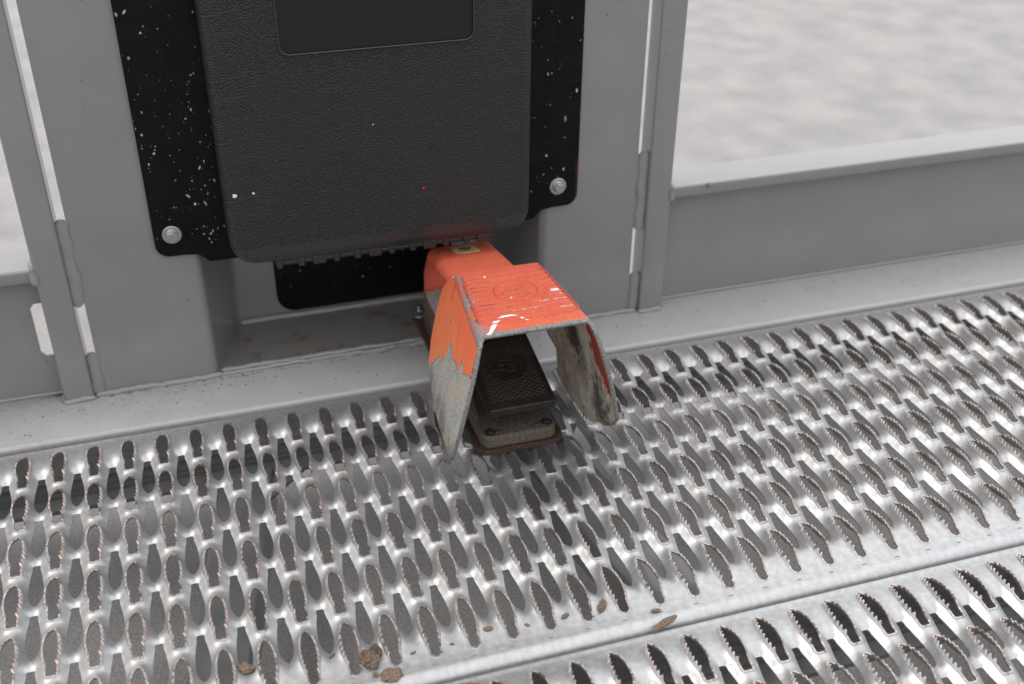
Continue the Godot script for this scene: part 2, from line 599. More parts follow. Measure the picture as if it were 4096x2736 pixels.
	for x in [-0.1405, 0.6015]:        # tabs that reach the posts, slots between them
		var xe: float = -0.1532 if x < 0 else 0.6172
		for y in [[0.0, 0.062], [0.138, 0.2495]]:   # each tab fills the gap between two slots
			put(slab_mesh(Vector3(minf(x, xe), y[0], -0.093), Vector3(maxf(x, xe), y[1], -0.0902), 0.0), "tab", panel, M.paint)
	put(weld(Vector3(-0.150, 0.0015, -0.0880), Vector3(0.012, 0.0015, -0.0885), 0.0046, 70), "weld_bead", panel, M.weld)
	put(weld(Vector3(0.456, 0.0015, -0.0885), Vector3(0.614, 0.0015, -0.0880), 0.0046, 71), "weld_bead", panel, M.weld)
	put(weld(Vector3(0.050, 0.0045, -0.2125), Vector3(0.420, 0.0045, -0.2125), 0.0048, 72, 0.0006), "weld_bead", panel, M.weld)
	# shelf plate that closes the recess
	s = Soup.new()
	prism(s, PackedVector2Array([Vector2(0.006, 0.0985), Vector2(0.464, 0.0985), Vector2(0.424, 0.226), Vector2(0.046, 0.226)]), -0.004, 0.0035, 0.0012, 2, Transform3D(Basis(Vector3(1, 0, 0), Vector3(0, 0, -1), Vector3(0, 1, 0)), Vector3.ZERO))
	var shelf := put(s.commit(), "recess_floor", f, M.shelf)
	put(weld(Vector3(0.012, 0.0030, -0.0965), Vector3(0.460, 0.0030, -0.0965), 0.0040, 73, 0.0010), "weld_bead", shelf, M.weld)
	put(weld(Vector3(0.004, 0.0015, -0.0905), Vector3(0.464, 0.0015, -0.0895), 0.0034, 74, 0.0016), "weld_bead", shelf, M.weld)
	# channel that carries the planks, with drain holes, and its lip
	for z in [0.0, 0.4995]:
		s = Soup.new()
		var cp := PackedVector2Array([Vector2(0.0, -0.016), Vector2(-0.004, -0.016), Vector2(-0.004, -0.052), Vector2(-0.030, -0.054), Vector2(-0.030, -0.060), Vector2(-0.033, -0.060), Vector2(-0.033, -0.066), Vector2(-0.052, -0.068), Vector2(-0.052, -0.074), Vector2(0.0, -0.074)])
		prism(s, cp, -1.0, 2.2, 0, 1, along.translated(Vector3(0, 0, z)))
		var ch := put(s.commit(), "support_channel", f, M.under)
		if z > 0.1: continue
		for i in 24:
			var x := -0.36 + i * 0.081 + (0.02 if i % 3 == 0 else 0.0)
			var hs := Soup.new()
			hexprism(hs, Vector3(x, -0.034, z + 0.0035), Basis.IDENTITY, 0.0085, 0.001, 16, 0.0)
			put(hs.commit(), "drain_hole", ch, M.hole)
	# two cross bars that spread towards the viewer
	for b in [[-0.026, 0.039, 0.13, -0.20], [0.370, 0.455, 0.158, 0.21]]:
		s = Soup.new()
		var za := 0.050
		var zb := 1.15
		var k: float = b[3]
		var q := [Vector2(b[0] + k * (za - b[2]), -za), Vector2(b[1] + k * (za - b[2]), -za), Vector2(b[1] + k * (zb - b[2]), -zb), Vector2(b[0] + k * (zb - b[2]), -zb)]
		prism(s, PackedVector2Array(q), -0.12, -0.060, 0.005, 3, Transform3D(Basis(Vector3(1, 0, 0), Vector3(0, 0, -1), Vector3(0, 1, 0)), Vector3.ZERO))
		put(s.commit(), "cross_bar", f, M.paint)
		for e in [-1, 1]:
			s = Soup.new()
			var xb: float = b[1 if e > 0 else 0] + k * (za - b[2])
			prism(s, PackedVector2Array([Vector2(xb, -0.052), Vector2(xb + e * 0.045, -0.052), Vector2(xb + k * 0.05, -0.105)]), -0.071, -0.067, 0, 1, Transform3D(Basis(Vector3(1, 0, 0), Vector3(0, 0, -1), Vector3(0, 1, 0)), Vector3.ZERO))
			put(s.commit(), "gusset", f, M.under)

func floor_tube_material() -> Material:
	# grey paint with rust creeping out of the welds and some dirt specks; drawn in plan, x along, y across
	var n := FastNoiseLite.new()
	n.seed = 81
	n.frequency = 1.0
	n.fractal_octaves = 4
	var rng := RandomNumberGenerator.new()
	rng.seed = 5
	var spots := []
	for i in 70:
		spots.append([rng.randf_range(-0.34, 1.3), rng.randf_range(-0.10, -0.01), rng.randf_range(0.0006, 0.0014), rng.randf() < 0.3])
	for i in 34:
		spots.append([rng.randf_range(-0.20, 0.10), rng.randf_range(-0.085, -0.055), rng.randf_range(0.0005, 0.0013), rng.randf() < 0.2])
	var grey := Color(0.56, 0.56, 0.565)
	var im := Image.create(2048, 128, true, Image.FORMAT_RGB8)
	for py in 128:
		for px in 2048:
			var x := -0.4 + 1.8 * (px + 0.5) / 2048.0
			var z := -0.125 + 0.125 * (py + 0.5) / 128.0
			var v := n.get_noise_2d(x * 22, z * 22)
			var w := n.get_noise_2d(x * 110 + 50, z * 110)
			var c := grey * (1.0 + 0.03 * v)
			var near := exp(-absf(z + 0.083 + 0.004 * v) / 0.004)
			var rust := clampf((near * (0.34 + w * 1.2) * (1.0 if x > -0.23 and x < 0.32 else 0.0)) - 0.30, 0, 1) * 2.0
			if x < -0.19: rust = clampf(exp(-Vector2((x + 0.197) / 0.014, (z + 0.106) / 0.007).length()) * 2.2 + w * 0.6 - 0.6, 0, 1)
			c = c.lerp(Color(0.36, 0.22, 0.14), clampf(rust, 0, 0.85))
			var grime := clampf(0.25 * exp(-absf(z + 0.1) / 0.02) + 0.15 * w, 0, 0.3) if x < 0.0 else 0.0
			c = c * (1.0 - grime * 0.5)
			im.set_pixel(px, py, c)
	for sp in spots:
		var cx: float = (sp[0] + 0.4) / 1.8 * 2048.0
		var cy: float = (sp[1] + 0.125) / 0.125 * 128.0
		var r: float = maxf(sp[2] / 1.8 * 2048.0, 0.5)
		for yy in range(-2, 3):
			for xx in range(-2, 3):
				if Vector2(xx, yy).length() <= r + 0.3 and cx + xx > 0 and cx + xx < 2048 and cy + yy > 0 and cy + yy < 128:
					im.set_pixel(int(cx) + xx, int(cy) + yy, Color(0.36, 0.30, 0.25) if sp[3] else Color(0.33, 0.33, 0.33))
	im.generate_mipmaps()
	var m := std(Color.WHITE, 0.40)
	m.albedo_texture = ImageTexture.create_from_image(im)
	m.uv1_triplanar = true
	m.uv1_world_triplanar = true
	m.uv1_scale = Vector3(1 / 1.8, 1 / 0.125, 1 / 0.125)
	m.uv1_offset = Vector3(0.4 / 1.8, 0.0, 0.0)
	# shelf of the recess: dirtier paint
	var sh := std(lin(0.135, 0.131, 0.127), 0.5)
	var st := noise_tex(0.012, 83, FastNoiseLite.TYPE_SIMPLEX_SMOOTH, 512, Color(0.80, 0.70, 0.63), Color(1, 1, 1), 5)
	st.color_ramp.add_point(0.22, Color(0.88, 0.83, 0.79))
	st.color_ramp.add_point(0.32, Color(0.97, 0.96, 0.95))
	sh.albedo_texture = st
	triplanar(sh, 0.30)
	M.shelf = sh
	return m

# ------------------------------------------------------------------ grating
const PX := 0.0404
const PZ := 0.0766
const HOLE := 0.0625
const SMOOTH_AT := 0.60 * PZ
const RISE := 0.0058
const DROP := 0.0048

# half width of a serrated hole, t = 0 at its far end, 1 at its near end
func w_serrated(t: float, round_end: bool) -> float:
	if t <= 0.0 or t >= 1.0: return 0.0
	var wide := 0.0087
	if t < 0.50:
		return wide * pow(1.0 - pow((0.50 - t) / 0.50, 2.1), 0.62)
	if t < 0.62: return lerpf(wide, wide * 0.965, (t - 0.50) / 0.12)
	var neck := 0.0055
	if t < 0.84: return lerpf(wide * 0.965, neck, smoothstep(0.60, 0.86, t))
	var e := 0.09 if round_end else 0.035
	if t < 1.0 - e: return neck
	var q := (t - 1.0 + e) / e
	return neck * (sqrt(maxf(0, 1 - q * q)) if round_end else lerpf(1.0, 0.78, q * q))

func w_smooth(t: float) -> float:
	if t <= 0.0 or t >= 1.0: return 0.0
	var neck := 0.0041
	if t < 0.04: return neck * lerpf(0.75, 1.0, sqrt(t / 0.04))
	if t < 0.10: return neck
	if t < 0.58: return lerpf(neck, 0.0077, pow(sin((t - 0.10) / 0.48 * PI / 2), 0.95))
	return 0.0077 * pow(1.0 - pow((t - 0.58) / 0.42, 2.0), 0.60)

# closed outline round (0, 0); first the right side from far to near
func outline(serrated: bool, round_end: bool, extra: Array) -> PackedVector2Array:
	var ts := []
	var k := 34
	for i in k + 1:
		ts.append((1.0 - cos(PI * i / k)) / 2.0 * 0.5 + 0.5 * float(i) / k)
	for e in extra:
		ts.append(e)
	ts.append_array([0.003, 0.012, 0.985])
	ts.sort()
	var length := HOLE + (0.006 if round_end else 0.0)
	var out := PackedVector2Array()
	var other := PackedVector2Array()
	for t in ts:
		if t <= 0.0005:
			var w0 := 0.0006 if serrated else 0.003
			out.append(Vector2(w0, -HOLE / 2)); other.append(Vector2(-w0, -HOLE / 2))
			continue
		if t >= 0.9995:
			var w1 := 0.0040 if serrated and not round_end else 0.0006
			out.append(Vector2(w1, -HOLE / 2 + length)); other.append(Vector2(-w1, -HOLE / 2 + length))
			continue
		var w := w_serrated(t, round_end) if serrated else w_smooth(t)
		out.append(Vector2(w, -HOLE / 2 + length * t))
		other.append(Vector2(-w, -HOLE / 2 + length * t))
	other.reverse()
	out.append_array(other)
	return out

func dist_outline(p: Vector2, o: PackedVector2Array) -> float:
	var best := 1e9
	var k := o.size()
	for i in k:
		best = minf(best, Geometry2D.get_closest_point_to_segment(p, o[i], o[(i + 1) % k]).distance_squared_to(p))
	return sqrt(best)

# height of a hole's edge at t (0 far, 1 near): serrated edges are pressed up, smooth ones down
func edge_height(serrated: bool, t: float, row := 0) -> float:     # row 1: the first one, 2: the last one
	t = clampf(t, 0, 1)
	if not serrated: return -DROP * (0.48 + 0.52 * pow(sin(PI * pow(t, 1.1)), 1.1))
	var h := RISE * (0.46 + 0.54 * pow(sin(PI * pow(t, 0.9)), 1.1))
	if row == 1: h *= smoothstep(-0.12, 0.32, t)
	if row == 2: h *= 1.0 - smoothstep(0.50, 1.0, t)
	return h

# one column of the pressed sheet: six serrated holes, half smooth holes along both sides; the height between
# the edges is that of a stretched skin
class Strip:
	var v := PackedVector3Array()
	var n := PackedVector3Array()
	var idx := PackedInt32Array()
	var z_far := 0.0
	var z_near := 0.0

func make_strip() -> Strip:
	var t := Strip.new()
	t.z_far = -0.0410
	t.z_near = 5 * PZ + 0.0490
	var holes := []            # [outline, centre, serrated, length, box]
	var os := outline(true, false, [])
	var ol := outline(true, true, [])
	var om := outline(false, false, [])
	for k in 6:
		holes.append([ol if k == 5 else os, Vector2(0, k * PZ), true, HOLE + (0.006 if k == 5 else 0.0), 1 if k == 0 else (2 if k == 5 else 0)])
		if k < 5:
			for e in [-0.5, 0.5]: holes.append([om, Vector2(e * PX, k * PZ + SMOOTH_AT), false, HOLE, 0])
	var box := Rect2(-PX / 2, t.z_far, PX, t.z_near - t.z_far).grow(1e-6)
	var pts := PackedVector2Array()
	var fixed := PackedByteArray()
	var h := PackedFloat32Array()
	for q in holes:
		for w in q[0]:
			var p: Vector2 = w + q[1]
			if not box.has_point(p): continue
			pts.append(p); fixed.append(1)
			h.append(edge_height(q[2], (w.y + HOLE / 2) / q[3], q[4]))
	for q in holes:            # where a smooth hole meets the column's border
		if q[2]: continue
		for e in [-1.0, 1.0]:
			pts.append(Vector2(q[1].x, q[1].y + e * HOLE / 2)); fixed.append(1)
			h.append(edge_height(false, 0.0 if e < 0 else 1.0))
	var put_in := func(p: Vector2, gap: float, pin: int):
		for q in holes:
			var c: Vector2 = q[1]
			if absf(p.x - c.x) > 0.0125 or absf(p.y - c.y) > 0.042: continue
			if Geometry2D.is_point_in_polygon(p - c, q[0]): return
			if dist_outline(p - c, q[0]) < gap: return
		pts.append(p); fixed.append(pin); h.append(0.0)
	for i in 19:
		var x := -PX / 2 + PX * i / 18.0
		put_in.call(Vector2(x, t.z_far), 0.0006, 1)
		put_in.call(Vector2(x, t.z_near), 0.0006, 1)
	var nz := int((t.z_near - t.z_far) / 0.0022)
	for j in range(1, nz):
		var z := t.z_far + (t.z_near - t.z_far) * j / nz
		var pin := 1 if z < t.z_far + 0.005 or z > t.z_near - 0.010 else 0
		put_in.call(Vector2(-PX / 2, z), 0.0007, pin)
		put_in.call(Vector2(PX / 2, z), 0.0007, pin)
		for i in range(1, 18):
			put_in.call(Vector2(-PX / 2 + PX * (i + (0.25 if j % 2 else -0.25)) / 18.0, z), 0.0009, pin)
	var tri := Geometry2D.triangulate_delaunay(pts)
	var near := []
	near.resize(pts.size())
	for k in pts.size(): near[k] = {}
	for k in range(0, tri.size(), 3):
		var a := pts[tri[k]]; var b := pts[tri[k + 1]]; var d := pts[tri[k + 2]]
		var c := (a + b + d) / 3.0
		var inside := false
		for q in holes:
			if absf(c.x - q[1].x) < 0.012 and absf(c.y - q[1].y) < 0.042 and Geometry2D.is_point_in_polygon(c - q[1], q[0]): inside = true; break
		if inside: continue
		var ar := (b - a).cross(d - a)
		if absf(ar) < 1e-11: continue
		if ar > 0: t.idx.append_array([tri[k], tri[k + 1], tri[k + 2]])     # x right, y towards the viewer: clockwise seen from above
		else: t.idx.append_array([tri[k], tri[k + 2], tri[k + 1]])
		for e in [[0, 1], [1, 2], [2, 0]]:
			near[tri[k + e[0]]][tri[k + e[1]]] = 1.0 / maxf(pts[tri[k + e[0]]].distance_to(pts[tri[k + e[1]]]), 0.0003)
			near[tri[k + e[1]]][tri[k + e[0]]] = near[tri[k + e[0]]][tri[k + e[1]]]
	var free := PackedInt32Array()
	var lists := []
	var weights := []
	for k in pts.size():
		if fixed[k] or near[k].is_empty(): continue
		free.append(k)
		lists.append(PackedInt32Array(near[k].keys()))
		weights.append(PackedFloat32Array(near[k].values()))
	for pass_ in 90:
		for f in free.size():
			var l: PackedInt32Array = lists[f]
			var w: PackedFloat32Array = weights[f]
			var sum := 0.0
			var all := 0.0
			for q in l.size():
				sum += h[l[q]] * w[q]
				all += w[q]
			h[free[f]] += 1.6 * (sum / all - h[free[f]])
	for k in pts.size():
		t.v.append(Vector3(pts[k].x, h[k], pts[k].y))
		t.n.append(Vector3.ZERO)
	for k in range(0, t.idx.size(), 3):
		var a := t.idx[k]; var b := t.idx[k + 1]; var d := t.idx[k + 2]
		var m := -(t.v[b] - t.v[a]).cross(t.v[d] - t.v[a])
		t.n[a] += m; t.n[b] += m; t.n[d] += m
	for k in pts.size():
		if absf(absf(pts[k].x) - PX / 2) < 1e-5: t.n[k].x = 0.0
		t.n[k] = t.n[k].normalized() if t.n[k].length() > 1e-12 else Vector3.UP
	# walls of the smooth holes, the thickness of the sheet
	for q in holes:
		if q[2]: continue
		var o: PackedVector2Array = q[0]
		for i in o.size():
			var a: Vector2 = o[i] + q[1]
			var b: Vector2 = o[(i + 1) % o.size()] + q[1]
			if not (box.has_point(a) and box.has_point(b)) or a.distance_to(b) < 1e-6: continue
			var ya := edge_height(false, (o[i].y + HOLE / 2) / HOLE)
			var yb := edge_height(false, (o[(i + 1) % o.size()].y + HOLE / 2) / HOLE)
			var dir := (b - a).normalized()
			var n2 := Vector3(dir.y, 0, -dir.x)
			if n2.dot(Vector3(q[1].x - a.x, 0, q[1].y - a.y)) < 0: n2 = -n2
			var base := t.v.size()
			t.v.append_array([Vector3(a.x, ya, a.y), Vector3(b.x, yb, b.y), Vector3(b.x, yb - 0.0016, b.y), Vector3(a.x, ya - 0.0016, a.y)])
			t.n.append_array([n2, n2, n2, n2])
			if (t.v[base + 1] - t.v[base]).cross(t.v[base + 2] - t.v[base]).dot(n2) > 0: t.idx.append_array([base, base + 2, base + 1, base, base + 3, base + 2])
			else: t.idx.append_array([base, base + 1, base + 2, base, base + 2, base + 3])
	return t

# the saw-toothed edge that stands round a serrated hole
func make_rim(o: PackedVector2Array, variant: int, row: int) -> ArrayMesh:
	var rng := RandomNumberGenerator.new()
	rng.seed = 900 + variant
	var grime := FastNoiseLite.new()
	grime.seed = 77 + variant
	grime.frequency = 1.0
	# resample
	var pts := PackedVector2Array()
	var len_ := 0.0
	for i in o.size(): len_ += o[i].distance_to(o[(i + 1) % o.size()])
	var count := 150
	var step := len_ / count
	var carry := 0.0
	for i in o.size():
		var a := o[i]; var b := o[(i + 1) % o.size()]
		var l := a.distance_to(b)
		var at := carry
		while at < l:
			pts.append(a.lerp(b, at / l))
			at += step
		carry = at - l
	var s := Soup.new()
	var k := pts.size()
	var length := HOLE + (0.006 if row == 2 else 0.0)
	var tooth := PackedFloat32Array()
	var out2 := PackedVector2Array()
	for i in k:
		var d := (pts[(i + 1) % k] - pts[(i + k - 1) % k]).normalized()
		var nn := Vector2(d.y, -d.x)
		if nn.dot(pts[i]) < 0 and absf(pts[i].x) > 0.003: nn = -nn
		elif absf(pts[i].x) <= 0.003 and nn.y * pts[i].y < 0: nn = -nn
		out2.append(nn)
		var f := (pts[i].y + HOLE / 2) / length
		var e := 0.0007
		if f > 0.09 and f < 0.80 and absf(pts[i].x) > 0.003:
			var ph := fposmod((pts[i].y + HOLE / 2 - 0.0052) / 0.0060, 1.0)
			var saw := 1.0 if ph < 0.30 else ((1.0 - (ph - 0.30) / 0.35) if ph < 0.65 else (0.0 if ph < 0.90 else (ph - 0.90) / 0.10))
			e += 0.0038 * saw
		tooth.append(e)
	for i in k:
		var j := (i + 1) % k
		var P := []
		for q in [i, j]:
			var p := pts[q]
			var y := edge_height(true, (p.y + HOLE / 2) / length, row)
			var y2 := y - 0.0006
			var inw := -out2[q]
			var lean := tooth[q] * 0.38
			var top := p + inw * (0.0002 + lean)
			var outer := p + out2[q] * 0.0019
			var topo := p + inw * (lean - 0.0016)
			P.append([Vector3(p.x + inw.x * 0.0003, y - 0.0016, p.y + inw.y * 0.0003), Vector3(top.x, y + tooth[q], top.y), Vector3(topo.x, y + tooth[q] + 0.0001, topo.y), Vector3(outer.x, y2 - 0.0001, outer.y), Vector3(inw.x, 0.1, inw.y).normalized(), Vector3(-inw.x, 0.5, -inw.y).normalized()])
		var A = P[0]
		var B = P[1]
		var g := grime.get_noise_2d(pts[i].x * 160, pts[i].y * 160)
		var cu := clampf(0.5 + 1.1 * grime.get_noise_2d(pts[i].x * 260 + 40, pts[i].y * 260), 0, 1)
		var zinc := Color(0.50, 0.50, 0.51)
		var copper := Color(0.30, 0.18, 0.12).lerp(zinc, 0.15)
		var dark := Color(0.10, 0.085, 0.07)
		var bad := clampf((g - 0.16) * 5.0, 0, 0.85) if variant > 0 else 0.0
		s.tint = zinc.lerp(copper, 0.35 + 0.4 * cu).lerp(dark, bad * 0.5)
		s.quad(A[0], B[0], B[1], A[1], A[4], B[4], B[4], A[4])
		s.tint = zinc.lerp(copper, cu).lerp(dark, bad)
		s.quad(A[1], B[1], B[2], A[2], Vector3.UP, Vector3.UP, Vector3.UP, Vector3.UP)
		s.tint = zinc.lerp(dark, bad * 0.4)
		s.quad(A[2], B[2], B[3], A[3], A[5], B[5], B[5], A[5])
	return s.commit()

var strip: Strip
var rims := []            # four of the usual rim, four of the first row's, four of the last row's

func plank(called: String, label: String, x0: float, columns: int, rows: Array, z_start: float, y: float):
	if strip == null:
		strip = make_strip()
		for row in 3:
			for k in 4: rims.append(make_rim(outline(true, row == 2, []), k, row))
	var o := thing(called, label, "grating", Vector3(0, -0.0045 + y, 0), "galvanised grating planks of the platform floor")
	var rng := RandomNumberGenerator.new()
	rng.seed = int(z_start * 1000) + 3
	var vv := PackedVector3Array()
	var nv := PackedVector3Array()
	var iv := PackedInt32Array()
	var last := rows.size() - 1
	for c in columns:
		var at := Vector3(x0 + c * PX, 0, rows[0])
		var base := vv.size()
		for p in strip.v: vv.append(p + at)
		nv.append_array(strip.n)
		for i in strip.idx: iv.append(i + base)
	var arr := []
	arr.resize(Mesh.ARRAY_MAX)
	arr[Mesh.ARRAY_VERTEX] = vv
	arr[Mesh.ARRAY_NORMAL] = nv
	arr[Mesh.ARRAY_INDEX] = iv
	var am := ArrayMesh.new()
	am.add_surface_from_arrays(Mesh.PRIMITIVE_TRIANGLES, arr)
	put(am, "perforated_sheet", o, M.zinc)
	# rolled near and far edges: up to a rounded fold and down to a return flange
	var xa := x0 - PX / 2
	var xb := x0 + (columns - 0.5) * PX
	var zf: float = rows[0] + strip.z_far
	var zn: float = rows[0] + strip.z_near
	var s := Soup.new()
	for e in [[zf, -1.0, 0.004], [zn, 1.0, 0.0148]]:
		var prof := [Vector2(0, 0)]
		var r: float = e[2]
		for i in 11:
			var a := PI / 2 * i / 10
			prof.append(Vector2(r * sin(a) + (0.001 if r > 0.005 else 0.0), r * (cos(a) - 1)))
		prof.append(Vector2(r + (0.001 if r > 0.005 else 0.0), -0.045))
		prof.append(Vector2(r - 0.012, -0.047))
		for i in prof.size() - 1:
			var p: Vector2 = prof[i]; var q: Vector2 = prof[i + 1]
			var np := Vector2(sin(PI / 2 * clampf((i - 1) / 10.0, 0, 1)), cos(PI / 2 * clampf((i - 1) / 10.0, 0, 1)))
			var nq := Vector2(sin(PI / 2 * clampf(i / 10.0, 0, 1)), cos(PI / 2 * clampf(i / 10.0, 0, 1)))
			if i == prof.size() - 2: np = Vector2(0, -1); nq = np
			var f := func(w: Vector2, x: float): return Vector3(x, w.y, e[0] + e[1] * w.x)
			var fn := func(w: Vector2): return Vector3(0, w.y, e[1] * w.x)
			s.quad(f.call(p, xa), f.call(p, xb), f.call(q, xb), f.call(q, xa), fn.call(np), fn.call(np), fn.call(nq), fn.call(nq))
	put(s.commit(), "folded_edge", o, M.zinc)
	var made := 0
	for r in rows.size():
		for c in columns:
			var variant := rng.randi() % 4 if rng.randf() < 0.75 else 0
			var rx := x0 + c * PX
			if rx < (-0.36 if z_start < 0.1 else 0.05) or rx > 1.36 - rows[r] * 0.62 or rows[r] > 0.72: continue     # only where the photo shows them
			var m := put_fast(rims[variant + (8 if r == last else (4 if r == 0 else 0))], "serrated_rim", o, M.rim, made)
			made += 1
			m.position = Vector3(x0 + c * PX, 0, rows[r])
	# short stamped marks beside the folds, one to a column
	var marks := Soup.new()
	for c in columns:
		var mx := x0 + c * PX - 0.0055 + rng.randf_range(-0.0006, 0.0006)
		if mx < 0.0 or mx > 1.4: continue
		var mz: float = 0.4797 if z_start < 0.1 else 0.5135
		slab(marks, Vector3(mx - 0.0026, -0.0002, mz - 0.0008), Vector3(mx + 0.0026, 0.0002, mz + 0.0008))
	var mk := put(marks.commit(), "stamp_marks", o, M.mark)
	mk.set_meta("kind", "stuff")

func put_fast(mesh: Mesh, called: String, parent: Node, material: Material, k: int) -> MeshInstance3D:
	var o := MeshInstance3D.new()
	o.mesh = mesh
	o.name = called if k == 0 else "%s_%03d" % [called, k]
	o.material_override = material
	parent.add_child(o)
	return o

# ------------------------------------------------------------------ black plates
func speckled(seed_: int, rect: Rect2, groups: Array, rusty := false) -> Material:
	var w := 1024
	var h := int(1024 * rect.size.y / rect.size.x)
	var im := Image.create(w, h, true, Image.FORMAT_RGB8)
	var n := FastNoiseLite.new()
	n.seed = seed_
	n.frequency = 0.012
	n.fractal_octaves = 4
	for y in h:
		for x in w:
			var v := 0.062 + 0.018 * n.get_noise_2d(x, y)
			im.set_pixel(x, y, Color(v, v, v * 1.04))
	var rng := RandomNumberGenerator.new()
	rng.seed = seed_
	var px := w / rect.size.x
	var blob := func(cx: float, cy: float, ra: float, rb: float, ang: float, col: Color):
		var R := int(maxf(ra, rb)) + 2
		for yy in range(-R, R + 1):
			for xx in range(-R, R + 1):
				var q := Vector2(xx, yy).rotated(-ang)
				var d := Vector2(q.x / ra, q.y / rb).length()
				var X := int(cx) + xx; var Y := int(cy) + yy
				if d < 1.15 and X >= 0 and Y >= 0 and X < w and Y < h:
					im.set_pixel(X, Y, im.get_pixel(X, Y).lerp(col, clampf((1.15 - d) * 4, 0, 1)))
	for g in groups:         # [x0, x1, y0, y1, how many, size]
		for i in int(g[4]):
			var x := (rng.randf_range(g[0], g[1]) - rect.position.x) * px
			var y := h - (rng.randf_range(g[2], g[3]) - rect.position.y) * px
			var r: float = (0.00034 + 0.0010 * pow(rng.randf(), 5)) * g[5] * px
			var k := rng.randf_range(1.0, 1.3) if rng.randf() < 0.7 else rng.randf_range(1.8, 3.2)
			var b := rng.randf_range(0.42, 0.70)
			blob.call(x, y, r, r * k, rng.randfn(0.0, 0.35), Color(b, b * 0.965, b * 0.88))
	# hair scratches and scuffs
	for i in 26:
		var p := Vector2(rng.randf() * w, rng.randf() * h)
		var d := Vector2.from_angle(rng.randf_range(-0.5, 0.5) + (PI / 2 if rng.randf() < 0.25 else 0.0))
		var b := rng.randf_range(0.10, 0.17)
		for k in int(rng.randf_range(20, 120)):
			p += d
			d = d.rotated(0.006)
			if p.x > 1 and p.y > 1 and p.x < w - 1 and p.y < h - 1: im.set_pixel(int(p.x), int(p.y), Color(b, b, b))
	if rusty:
		for k in 120:
			var yy := rng.randf_range(0.19, 0.255)
			blob.call((0.5118 - absf(rng.randfn(0, 0.0012)) - maxf(0, 0.205 - yy) * 0.3 - rect.position.x) * px, h - (yy - rect.position.y) * px, 1.6, 2.2, 0, Color(0.30, 0.16, 0.09).darkened(rng.randf() * 0.5))
	im.generate_mipmaps()
	var m := std(Color.WHITE, 0.30)
	m.metallic_specular = 0.22
	m.albedo_texture = ImageTexture.create_from_image(im)
	m.roughness_texture = noise_tex(0.01, seed_ + 1, FastNoiseLite.TYPE_SIMPLEX_SMOOTH, 256, Color(0.8, 0.8, 0.8), Color(1, 1, 1), 5)
	m.uv1_scale = Vector3(1 / rect.size.x, -1 / rect.size.y, 1)
	m.uv1_offset = Vector3(-rect.position.x / rect.size.x, 1 + rect.position.y / rect.size.y, 0)
	return m

func mounting_plate():
	var o := thing("mounting_plate", "black speckled steel plate bolted to the grey panel behind the box", "plate", Vector3(0.234, 0.175, -0.088))
	var c := o.position
	var poly := roundpoly([[-0.0445, 0.72, 0.0], [-0.0445, 0.1895, 0.030], [-0.010, 0.1893, 0.02], [0.0075, 0.1870, 0.012], [0.0185, 0.1755, 0.003], [0.4495, 0.1755, 0.003], [0.4605, 0.1870, 0.012], [0.478, 0.1893, 0.02], [0.5125, 0.1895, 0.030], [0.5125, 0.72, 0.0]], 8)
	var s := Soup.new()
	prism(s, poly, -0.0888, -0.0850, 0.0006, 2, Transform3D(Basis.IDENTITY, -c))
	put(s.commit(), "plate", o, speckled(101, Rect2(-0.05, 0.165, 0.57, 0.40), [[-0.043, 0.046, 0.20, 0.50, 120, 1.0], [-0.043, 0.0, 0.33, 0.50, 22, 1.25], [0.0, 0.045, 0.2, 0.36, 40, 1.1], [0.43, 0.512, 0.20, 0.50, 74, 1.25]], true))
	for b in [[-0.0222, 0.2198], [0.4835, 0.2200]]:
		var bolt := Node3D.new()
		bolt.name = "bolt" if not o.has_node("bolt") else "bolt_001"
		o.add_child(bolt)
		bolt.position = Vector3(b[0], b[1], -0.085) - c
		var ws := Soup.new()
		var ring := PackedVector2Array()
		for i in 28: ring.append(Vector2.from_angle(TAU * i / 28) * 0.0120)
		prism(ws, ring, 0.0, 0.0022, 0.0009, 3)
		put(ws.commit(), "washer", bolt, M.bolt)
		var hs := Soup.new()
		var flange := PackedVector2Array()
		for i in 24: flange.append(Vector2.from_angle(TAU * i / 24) * 0.0075)
		prism(hs, flange, 0.0022, 0.0036, 0.0010, 3)
		hexprism(hs, Vector3(0, 0, 0.0034), Basis(Vector3(0, 0, 1), 0.3 if b[0] < 0 else 0.9), 0.0070, 0.0066, 6, 0.0007)
		text_into(hs, "8.8", 0.0042, 0.0006, Transform3D(Basis(Vector3(0, 0, 1), -0.6), Vector3(-0.0005, -0.0026, 0.0078)))
		text_into(hs, "oc", 0.0036, 0.0006, Transform3D(Basis(Vector3(0, 0, 1), 2.4), Vector3(-0.001, 0.0024, 0.0078)))
		put(hs.commit(), "bolt_head", bolt, M.bolt)

func cover_plate():
	var o := thing("cover_plate", "small black speckled plate deep in the recess under the box", "plate", Vector3(0.235, 0.02, -0.2125))
	var s := Soup.new()
	prism(s, roundpoly([[0.1055, 0.30, 0], [0.1055, 0.0125, 0.026], [0.365, 0.0125, 0.026], [0.365, 0.30, 0]], 8), -0.2150, -0.2115, 0.0005, 2, Transform3D(Basis.IDENTITY, -o.position))
	put(s.commit(), "plate", o, speckled(131, Rect2(0.09, 0.0, 0.29, 0.2), [[0.11, 0.36, 0.014, 0.12, 34, 0.95]]))

